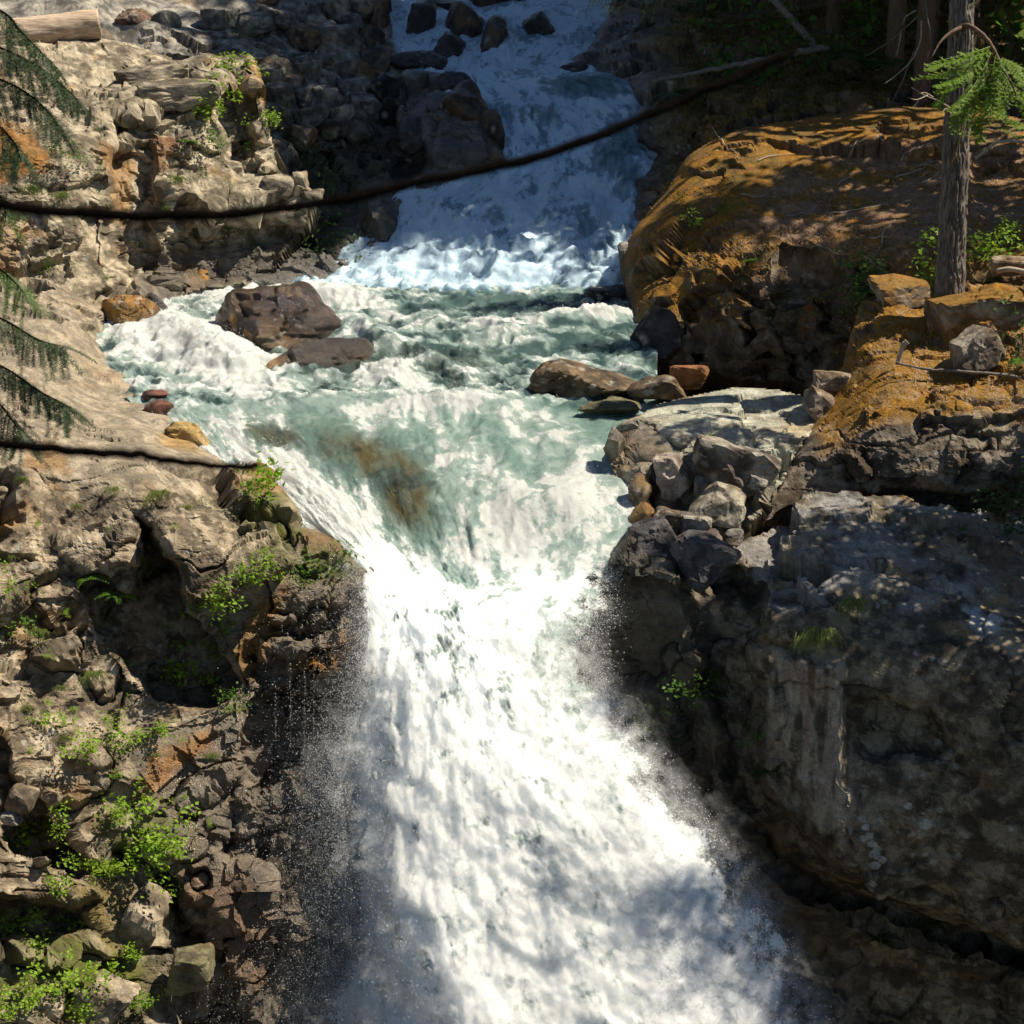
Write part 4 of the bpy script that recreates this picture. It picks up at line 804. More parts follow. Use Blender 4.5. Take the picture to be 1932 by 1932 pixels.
Gp = CW.p.reshape(CW.nr, CW.nc, 3)[::3, ::4]; Gn = CW.n0.reshape(CW.nr, CW.nc, 3)[::3, ::4]; GY = CW.Y.reshape(CW.nr, CW.nc)[::3, ::4]; Gt = CW.t.reshape(CW.nr, CW.nc)[::3, ::4]
r0 = int(np.argmax(GY.mean(1) > 1090)); Gp, Gn, GY, Gt = Gp[r0:], Gn[r0:], GY[r0:], Gt[r0:]
for kv, (of_, wd, dn) in enumerate(((.14, 1.04, .8), (.32, 1.09, .55), (.55, 1.13, .4))):
    mid = Gp.mean(1, keepdims=True); q = Gp.reshape(-1, 3)
    V = mid + (Gp - mid) * np.array([wd, 1, 1]); V = V.reshape(-1, 3) + Gn.reshape(-1, 3) * (of_ * (.7 + .8 * fbm(q * 1.1, 3, 451 + kv)))[:, None]
    ee = np.clip(np.minimum(Gt, 1 - Gt).ravel() / (.20 + .04 * kv), 0, 1); dd = dn * (ee ** .8) * (1 - .8 * sstep(.12, .3, np.minimum(Gt, 1 - Gt).ravel())) * (.55 + .45 * sstep(.0, .5, Gt.ravel())) * sstep(1090, 1250 + 120 * kv, GY.ravel()) * np.clip(.8 + .9 * fbm(q * .9, 3, 461 + kv), 0, 1.3)
    ii = np.arange(len(V)).reshape(Gt.shape); Q = np.stack([ii[:-1, :-1], ii[1:, :-1], ii[1:, 1:], ii[:-1, 1:]], -1).reshape(-1, 4)
    tag(link('mist_veil', mesh_np('mist_veil', V, [Q], VEIL, {'dens': dd})), kind='stuff')
# trickles that drip off the overhang
acc = []
for x0, y0, y1 in ((520, 1290, 1400), (548, 1250, 1420), (575, 1260, 1440), (592, 1270, 1400), (598, 1090, 1150), (392, 1740, 1900), (402, 1760, 1860)):
    m = int((y1 - y0) * 1.1); py = y0 + (y1 - y0) * rng.random(m); acc.append(P(x0 + rng.normal(size=m) * 1.2, py, np.interp(py, [1090, 1400, 1900], [27.2, 26.4, 24.2]) + rng.normal(size=m) * .01))
C = np.concatenate(acc); drops('dripping_trickles', C, sizes(len(C), .004, .012))

# ------------------------------------------------------------------ single rocks
import bmesh
ICO = {}
def ico(sub):
    if sub not in ICO:
        bm = bmesh.new(); bmesh.ops.create_icosphere(bm, subdivisions=sub, radius=1)
        ICO[sub] = (np.array([v.co[:] for v in bm.verts]), np.array([[v.index for v in f.verts] for f in bm.faces])); bm.free()
    return ICO[sub]
def boulder(name, px, py, Y, w, h, pal, seed, label, cat='rock', group=None, depth=.9, tilt=(0, 0, 0), sub=4, facets=14, wet=0, moss=0, mtint=(.32, .15, .018), extra=None, sharp=1.0, sink=0, box=None):
    if box is None: box = wet < .45
    if w < 62 and sub == 4: sub = 3
    V0, Fc = ico(sub); rs = np.random.default_rng(seed + 1000)
    if box:
        ax = np.r_[np.eye(3), -np.eye(3)] + rs.normal(size=(6, 3)) * .20; ex = rs.normal(size=(facets - 3, 3))
        nrm = np.r_[ax, ex]; nrm /= np.linalg.norm(nrm, axis=1)[:, None]; hh = np.r_[.62 + .22 * rs.random(6), .80 + .25 * rs.random(len(ex))]; k = 45
    else:
        nrm = rs.normal(size=(facets, 3)); nrm /= np.linalg.norm(nrm, axis=1)[:, None]; hh = .62 + .34 * rs.random(facets); k = 16
    d = V0; proj = d @ nrm.T; r = np.where(proj > .05, hh[None] / np.maximum(proj, .05), 9.)
    r = -np.log(np.exp(-k * np.minimum(r, 3)).sum(1) + math.exp(-k * 1.3)) / k
    V = d * r[:, None]; mn, mx = V.min(0), V.max(0); V = (V - (mn + mx) / 2) / (mx - mn) * 2
    m = mpp(Y); sx, sz = w * m / 2, h * m / 2; sy = depth * (sx + sz) / 2
    p = V * np.array([sx, sy, sz])
    size = (sx + sz) / 2
    nn = V / np.linalg.norm(V, axis=1)[:, None]
    off, cells = rock_disp(p + seed * 7.3, ((size * 1.1, size * .10), (size * .5, size * .07), (size * .2, size * .025)), (seed, .4, .2), (1.2, 1, .6), .3, seed, .05 * size, .2)
    p = p + nn * off[:, None]
    Rm = rot_xyz(*tilt); p = p @ Rm.T
    c = Ctx(); c.p = p + P(px, py, Y); c.cells = cells; c.seed = seed
    # vertex normals
    tri = p[Fc]; fn = np.cross(tri[:, 1] - tri[:, 0], tri[:, 2] - tri[:, 0]); N = np.zeros_like(p)
    for q in range(3): np.add.at(N, Fc[:, q], fn)
    c.n = N / (np.linalg.norm(N, axis=1)[:, None] + 1e-9)
    colr = base_rock(c, pal, seed)
    if moss: colr, mm = moss_on(c, colr, moss, mtint, seed, .05 if moss > .7 else .35, .45)
    if extra: colr = extra(c, colr, p / np.array([sx, sy, sz]))
    wv = np.full(len(p), wet) * np.clip(.8 + .4 * fbm(c.p * 2, 3, seed), 0, 1)
    me = mesh_np(name, p, [Fc], MOSSY if moss else ROCK, {'Col': np.clip(colr, .004, .9), 'wet': wv}, False)
    o = link(name, me); ctr = P(px, py, Y); o.location = ctr + np.array([0, sy * .35, 0])
    return tag(o, label, cat, group)
WETBROWN = ((.022, .016, .012), (.065, .042, .024), (.10, .058, .026))
WETBLACK = ((.015, .014, .014), (.04, .036, .032), (.06, .05, .04))
PINK = ((.24, .19, .15), (.40, .33, .27), (.44, .37, .31))
ORANGE = ((.14, .07, .015), (.32, .15, .02), (.26, .15, .03))
RUST = ((.08, .03, .02), (.20, .07, .04), (.24, .09, .05))
def B(*a, **k): return boulder(*a, **k)
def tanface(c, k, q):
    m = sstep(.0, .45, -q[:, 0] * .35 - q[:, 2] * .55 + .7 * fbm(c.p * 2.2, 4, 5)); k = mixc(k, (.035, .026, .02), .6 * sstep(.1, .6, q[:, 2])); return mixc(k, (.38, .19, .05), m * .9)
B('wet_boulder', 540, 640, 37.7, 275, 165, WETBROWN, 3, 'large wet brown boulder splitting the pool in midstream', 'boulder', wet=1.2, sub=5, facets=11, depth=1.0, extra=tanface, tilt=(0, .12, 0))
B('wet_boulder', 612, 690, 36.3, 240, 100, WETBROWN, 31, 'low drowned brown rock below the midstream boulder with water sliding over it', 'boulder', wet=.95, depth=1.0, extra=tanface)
B('wet_boulder', 246, 602, 38.6, 104, 84, ORANGE, 4, 'wet orange boulder with algae at the pool edge under the sunlit cliff', 'boulder', wet=.8, sub=5)
B('wet_boulder', 292, 588, 39.4, 50, 66, WETBLACK, 5, 'black wet rock leaning behind the orange boulder', 'boulder', wet=.8)
B('wet_boulder', 398, 556, 41.3, 52, 16, RUST, 6, 'small red brown rock awash at the far pool edge', 'rock', wet=.9)
B('wet_boulder', 370, 545, 41.8, 70, 60, ORANGE, 61, 'ochre wet rock wedge at the foot of the cliff by the far pool edge', 'rock', wet=.6)
B('wet_boulder', 300, 772, 33.2, 58, 30, RUST, 7, 'small dark red rock wet with spray beside the grey slab', 'rock', wet=.95)
B('wet_boulder', 292, 748, 33.9, 50, 22, RUST, 71, 'flat red brown rock half under foam above the dark red one', 'rock', wet=.95)
B('wet_boulder', 352, 826, 31.7, 84, 50, ((.20, .13, .05), (.38, .25, .09), (.40, .27, .10)), 8, 'rounded ochre rock on the bank below the dark red rock', 'rock', wet=.2)
B('wet_boulder', 478, 915, 30.1, 90, 70, ((.12, .055, .02), (.26, .12, .04), (.30, .14, .05)), 81, 'glistening rusty rock at the left edge of the brink', 'rock', wet=.9, depth=1.2)
# rocks standing in the upper cascade
for (px, py, Y, w, h, s, tl, lb) in ((795, 38, 57.2, 50, 82, 12, .25, 'tall dark rock splitting the highest cascade nearest the rubble slope'), (872, 52, 56.8, 66, 78, 13, .45, 'peaked dark rock in the middle of the highest cascade'), (848, 98, 54.8, 58, 62, 14, .3, 'dark rock with brown edge at the foot of the peaked rock'),
                              (934, 78, 55.6, 44, 84, 15, .35, 'pointed dark rock with white water on both sides in the highest cascade'), (1015, 52, 57, 60, 50, 16, -.2, 'half drowned dark rock in the highest cascade nearest the hillside'), (940, 2, 60.2, 104, 26, 17, 0, 'flat black rock across the top of the highest cascade'), (845, 12, 59.6, 90, 20, 18, .1, 'low dark ledge above the tall rock in the highest cascade')):
    B('cascade_rock', px, py, Y, w, h, WETBROWN if s % 2 else WETBLACK, s, lb, 'rock', 'rocks in the highest cascade', wet=.85, tilt=(0, tl, 0), facets=10, box=True, depth=1.3)
for (px, py, Y, w, h, s, pal, lb) in ((785, 122, 52.6, 110, 44, 21, WETBLACK, 'long black wet rock at the crest of the upper cascade'), (862, 158, 50.8, 64, 40, 22, WETBLACK, 'small black wet rock below the long black one'), (875, 240, 48.2, 118, 150, 23, WETBROWN, 'big dark pointed rock beside the upper cascade with a thin trickle'), (925, 262, 47.4, 50, 100, 24, WETBROWN, 'narrow brown rock fin at the edge of the upper cascade'),
                               (800, 270, 47.6, 90, 90, 25, WETBLACK, 'black wet rock in deep shade behind the pointed rock')):
    B('wet_boulder', px, py, Y, w, h, pal, s, lb, 'boulder', wet=.7, facets=9, sub=5 if w > 100 else 4)
for (px, py, Y, w, h, s, lb) in ((1080, 132, 52.8, 60, 24, 26, 'black wet stone at the tip of the shaded bank above the upper cascade'), (1215, 60, 55.4, 50, 50, 27, 'dark rock under the shaded hillside beside the highest cascade'), (1150, 565, 40.7, 96, 44, 28, 'low dark wet rock at the foot of the mossy boulder by the pool'), (1190, 490, 41.2, 46, 60, 29, 'pale grey block wedged at the water end of the mossy boulder'), (1240, 640, 37.4, 90, 110, 30, 'dark rock face in shade where rapids pass the mossy boulder')):
    B('bank_rock', px, py, Y, w, h, GREY if s == 29 else WETBLACK, s, lb, 'rock', wet=.5 if s != 29 else .1, facets=10)
# rubble slope
TAL = [(642, 83, 88, 58, 'largest pale boulder'), (576, 73, 62, 46, 'squared pale boulder'), (573, 183, 56, 38, 'wedge shaped boulder'), (610, 195, 48, 58, 'upright grey boulder'), (583, 228, 62, 44, 'broad grey boulder'), (683, 207, 74, 48, 'big rounded boulder'), (644, 222, 52, 42, 'tilted grey boulder'), (698, 75, 38, 44, 'dark upright boulder'), (705, 115, 54, 48, 'dark squat boulder'), (612, 122, 54, 34, 'flat grey boulder'), (527, 137, 74, 54, 'big dark faced boulder'), (564, 127, 62, 42, 'sloping grey boulder'),
       (517, 37, 62, 34, 'pale flat topped boulder'), (478, 49, 62, 44, 'craggy boulder'), (405, 37, 52, 38, 'grey angular boulder'), (356, 63, 74, 46, 'long brown grey boulder'), (312, 41, 54, 34, 'sunlit blocky boulder'), (380, 15, 54, 30, 'dark grey boulder'), (320, 10, 58, 32, 'pale boulder'), (442, 15, 62, 28, 'flat slabby boulder'), (503, 5, 54, 24, 'reddish boulder'), (576, 15, 62, 32, 'shaded slabby boulder'), (625, 24, 72, 42, 'shaded wide boulder'), (673, 20, 62, 42, 'shaded angular boulder'), (664, 45, 54, 30, 'shaded low boulder'), (588, 44, 54, 30, 'shaded small boulder'), (716, 26, 36, 58, 'red brown boulder'), (649, 137, 54, 38, 'blue grey boulder'), (683, 137, 48, 40, 'blue grey squared boulder'), (664, 171, 58, 42, 'shadowed broad boulder'), (556, 161, 48, 38, 'shadowed tilted boulder'), (527, 178, 44, 42, 'shadowed upright boulder'), (530, 222, 44, 38, 'shadowed squat boulder'), (625, 246, 54, 38, 'dark low boulder'), (673, 246, 58, 42, 'dark broad boulder'), (564, 258, 54, 38, 'dark tilted boulder'), (720, 170, 50, 44, 'black cornered boulder'), (740, 215, 54, 46, 'black rounded boulder'), (250, 40, 60, 40, 'pale weathered boulder'), (235, 68, 64, 30, 'rounded pale boulder'), (270, 70, 50, 30, 'flat sunlit boulder'), (430, 70, 56, 36, 'banded grey boulder'), (385, 85, 70, 34, 'layered grey boulder')]
WHERE = lambda x, y: ('at the top of the rubble slope' if y < 50 else 'low on the rubble slope' if y > 190 else 'in the middle of the rubble slope') + (' beside the upper water' if x > 660 else ' near the driftwood log' if x < 330 else ' above the sunlit cliff' if x < 500 else '')
TAL = [q for q in TAL if q[0] > 450 or q[0] in (405, 312, 250)]
for n_, (px, py, w, h, what) in enumerate(TAL):
    s = surf(px, py + h * .2); Y = min(s[0][1] if s else 50, 56) - .15
    pal = ((.10, .095, .09), (.24, .225, .20), (.30, .28, .24)) if n_ % 3 else ((.14, .13, .115), (.30, .275, .23), (.36, .33, .27))
    if 'red' in what: pal = ((.08, .055, .042), (.17, .115, .085), (.2, .13, .09))
    if 'black' in what: pal = WETBLACK
    if 'dark' in what: pal = DARK
    B('rubble_boulder', px, py, Y, w * 1.05, h * 1.1, pal, 100 + n_, what + ' ' + WHERE(px, py), 'boulder', 'boulders of the rubble slope', facets=9 + n_ % 6, depth=1.0, tilt=(0, .3 * math.sin(n_ * 2.7), n_), sharp=1.3)
for (px, py, Y, w, h, s, lb) in ((525, 355, 43, 60, 44, 201, 'squared grey block at the foot of the sunlit pillar'), (564, 348, 43.2, 34, 46, 202, 'narrow upright block beside the squared grey block'), (590, 372, 43, 40, 30, 203, 'small stone below the upright block at the edge of shade'), (285, 150, 44.6, 130, 44, 205, 'long flat slab lying on top of the sunlit cliff'), (330, 180, 43.6, 150, 50, 206, 'sloping grey slab at the brow of the sunlit cliff'), (376, 150, 44.4, 36, 36, 207, 'small yellow stone wedged beside the flat slab')):
    B('cliff_block', px, py, Y, w, h, ((.16, .135, .105), (.33, .28, .205), (.40, .34, .24)), s, lb, 'rock', depth=.9, facets=9, sharp=1.6, tilt=(0, -.06 if s in (205, 206) else .05, .1))
# right bank stones
for (px, py, Y, w, h, s, pal, wet, lb) in ((1108, 728, 34.4, 210, 84, 301, ((.06, .04, .02), (.17, .11, .05), (.22, .14, .07)), .6, 'low rounded brown rock at the pool outlet in front of the dark rapids'), (1240, 735, 33.9, 110, 50, 302, ((.07, .05, .03), (.19, .13, .07), (.22, .15, .09)), .4, 'brown rock between the low rounded one and the pale slab'), (1300, 715, 34.8, 74, 54, 303, ((.12, .055, .03), (.24, .11, .05), (.30, .13, .05)), 0, 'reddish block with one orange lit edge behind the pale slab'), (1150, 768, 33.4, 120, 26, 306, ((.09, .08, .03), (.20, .18, .07), (.2, .18, .08)), .7, 'yellow green drowned stone at the pool outlet')):
    B('bank_rock', px, py, Y, w, h, pal, s, lb, 'rock', wet=wet, sub=5 if w > 150 else 4, facets=12, box=s in (303, 305))
for (px, py, Y, w, h, s, pal, wet, tl, lb) in ((1270, 900, 29.9, 66, 96, 311, PINK, 0, -.25, 'upright pinkish stone leaning on the pale slab'), (1385, 882, 29.9, 160, 90, 312, ((.10, .08, .065), (.22, .185, .15), (.36, .33, .27)), 0, .3, 'thick broken slab with rough dark front on the pale rock'), (1330, 925, 29.6, 46, 44, 313, GREY, 0, .2, 'small grey stone between the pinkish stone and broken slab'), (1365, 965, 29.2, 110, 90, 314, ((.18, .16, .125), (.33, .295, .23), (.38, .34, .26)), 0, .5, 'cracked buff stone below the broken slab'), (1310, 1000, 28.8, 66, 62, 315, GREY, .1, 0, 'rounded grey stone at the wet corner below the pinkish stone'), (1270, 985, 28.9, 70, 44, 316, DARK, .3, 0, 'dark stone in the wet corner beside the fall'), (1236, 905, 29.9, 40, 62, 317, WETBLACK, .9, .1, 'black glistening stone beside the fall'), (1208, 930, 29.7, 46, 70, 318, ((.08, .05, .02), (.20, .12, .03), (.22, .14, .05)), .95, .15, 'ochre glistening stone at the edge of the fall'), (1212, 975, 29.2, 50, 50, 319, ORANGE, .95, 0, 'orange wet stone washed by the fall'), (1345, 1030, 28.5, 44, 60, 320, ((.12, .085, .07), (.22, .17, .14), (.2, .15, .12)), .5, .3, 'wet reddish stone wedged above the canyon wall'), (1385, 1015, 28.8, 40, 30, 321, GREY, 0, 0, 'little pale stone in the crack above the canyon wall'), (1160, 845, 31, 40, 70, 322, ((.10, .085, .06), (.2, .17, .13), (.22, .19, .15)), .7, .2, 'grooved wet rock nose at the brink under the pale slab'), (1430, 915, 29.6, 40, 30, 323, GREY, 0, .4, 'small grey stone beside the broken slab near the ledge')):
    B('bank_stone', px, py, Y, w, h, pal, s, lb, 'rock', wet=wet, tilt=(0, tl, 0), facets=9, sharp=1.5)
for (px, py, Y, w, h, s, moss, lb) in ((1195 + 45, 1035, 28.2, 120, 110, 331, 0, 'smooth dark rock at the corner where the main fall begins'), (1330, 1060, 27.9, 130, 90, 332, 0, 'blunt dark rock next to the corner rock above the canyon wall')):
    B('corner_rock', px, py, Y, w, h, ((.04, .038, .04), (.09, .082, .085), (.11, .10, .10)), s, lb, 'rock', wet=.3, sub=5, depth=1.1)
for (px, py, Y, w, h, s, moss, tl, lb) in ((1855, 612, 32.6, 170, 110, 341, .95, -.1, 'mossy boulder with bare grey front right of the tree base'), (1700, 556, 34.2, 110, 56, 342, .9, .1, 'low mossy stone left of the tree base'), (1790, 620, 32.9, 60, 60, 343, .8, 0, 'small square mossy stone below the tree'), (1840, 672, 31.5, 100, 84, 345, .1, -.6, 'tilted speckled slab propped on the mossy ledge'), (1570, 720, 32.7, 76, 40, 347, .3, .2, 'stack of flat rubble where ledge meets pale slab'), (1910, 505, 35.2, 90, 34, 349, .3, 0, 'grey stone behind the tree among small ferns'), (1545, 770, 32.3, 60, 60, 350, .3, .5, 'dark stone jammed between pale slab and ledge')):
    B('ledge_stone', px, py, Y, w, h, ((.14, .12, .10), (.33, .285, .23), (.40, .36, .30)), s, lb, 'rock', moss=moss, tilt=(0, tl, .2), facets=9, sharp=1.3, sub=5 if w > 120 else 4)
# lower left blocks
for (px, py, Y, w, h, s, pal, wet, tl, lb) in ((38, 1515, 24.0, 56, 74, 361, TAN, 0, .4, 'brown stone stuck in the shadowed diagonal cleft'), (20, 1545, 23.9, 46, 24, 362, GREY, 0, 0, 'small grey pebble rock below the brown stone in the cleft'), (265, 1742, 24.3, 80, 130, 363, TAN, .2, .5, 'long leaning stone in the gully below the fern clumps'), (295, 1620, 24.9, 90, 36, 364, GREY, .5, .1, 'flat wet stone below the brightest fern clumps'), (355, 1840, 24.0, 100, 90, 365, ((.10, .09, .05), (.2, .17, .09), (.2, .18, .1)), .3, 0, 'round mossy stone in the dark gully at the bottom'), (200, 1890, 23.5, 130, 90, 366, TAN, 0, .2, 'rounded rock covered with moss at the bottom edge'), (60, 1900, 23, 130, 80, 367, TAN, 0, .1, 'pale rock between leafy plants in the bottom corner')):
    B('cliff_stone', px, py, Y, w, h, pal, s, lb, 'rock', wet=wet, tilt=(0, tl, 0), facets=9, sharp=1.4)
print('boulders', round(time.time() - T0, 1))

# ------------------------------------------------------------------ plants
def leaf_quad(acc, base, d, up, L, w):
    d = d / (np.linalg.norm(d) + 1e-9); s = np.cross(d, up); s /= np.linalg.norm(s) + 1e-9; nn = np.cross(s, d)
    acc.add([base, base + d * L * .45 + s * w, base + d * L - nn * L * .15, base + d * L * .45 - s * w], [(0, 1, 2), (0, 2, 3)])
def shrub_mesh(seed, n=210, leaf=.17, mat=None, droop=.2, flat=.7):
    rs = np.random.default_rng(seed); acc = Acc()
    k = 9; ctr = rs.normal(size=(k, 3)) * np.array([.45, .3, .4]); ctr[:, 2] += .25
    for q in range(n):
        c = ctr[rs.integers(k)] + rs.normal(size=3) * .17
        d = rs.normal(size=3) * np.array([1, 1, .5]); d[2] -= droop; d[1] -= .3
        leaf_quad(acc, c, d, np.array([0, -.3, 1]) + rs.normal(size=3) * .35, leaf * (.6 + .7 * rs.random()), leaf * .33 * (.7 + .6 * rs.random()))
    return acc.mesh('foliage', mat or LEAF, False)
def fern_mesh(seed, n=13, mat=None):
    rs = np.random.default_rng(seed); acc = Acc()
    for q in range(n):
        a = rs.random() * 2 * math.pi; L = .7 + .5 * rs.random(); pts = []
        for t in np.linspace(0, 1, 11):
            pts.append(np.array([math.cos(a) * L * t, math.sin(a) * L * t - .2 * t, .75 * L * (t - 1.05 * t * t)]))
        for u in range(1, 11):
            d = pts[u] - pts[u - 1]; s = np.cross(d, (0, 0, 1)); s /= np.linalg.norm(s) + 1e-9; w = .23 * L * math.sin(math.pi * (u / 11) ** .7) + .03
            for sg in (-1, 1): leaf_quad(acc, pts[u], s * sg + d * 3, np.array([0, 0, 1.]), w, .055)
    return acc.mesh('fronds', mat or FERN, False)
def grass_mesh(seed, n=70, hang=1.0, mat=None):
    rs = np.random.default_rng(seed); acc = Acc()
    for q in range(n):
        b = rs.normal(size=3) * np.array([.22, .1, .08]); d = np.array([rs.normal() * .5, -.4 - .3 * rs.random(), .8]); L = .6 + .6 * rs.random(); w = .018
        P0 = b; P1 = b + d * L * .4; P2 = P1 + np.array([d[0] * .4, -.15, .1 - hang * .35]) * L; P3 = P2 + np.array([d[0] * .2, -.03, -.45 * hang]) * L
        s = np.array([w, 0, 0]); acc.add([P0 - s, P0 + s, P1 - s, P1 + s, P2 - s * .7, P2 + s * .7, P3], [(4, 5, 6)], [(0, 1, 3, 2), (2, 3, 5, 4)])
    return acc.mesh('blades', mat or GRASS, False)
PROTO = {'leaf': [shrub_mesh(s) for s in range(5)], 'fern': [fern_mesh(s) for s in range(4)], 'grass': [grass_mesh(s) for s in range(3)],
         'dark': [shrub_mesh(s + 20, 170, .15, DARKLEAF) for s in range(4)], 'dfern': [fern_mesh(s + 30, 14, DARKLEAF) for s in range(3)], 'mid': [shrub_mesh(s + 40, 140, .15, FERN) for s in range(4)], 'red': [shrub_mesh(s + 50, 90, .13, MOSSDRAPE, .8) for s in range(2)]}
NAME = {'leaf': 'leafy_plant', 'fern': 'fern', 'grass': 'grass_tuft', 'dark': 'shaded_shrub', 'dfern': 'shaded_fern', 'mid': 'leafy_plant', 'red': 'dead_fern'}
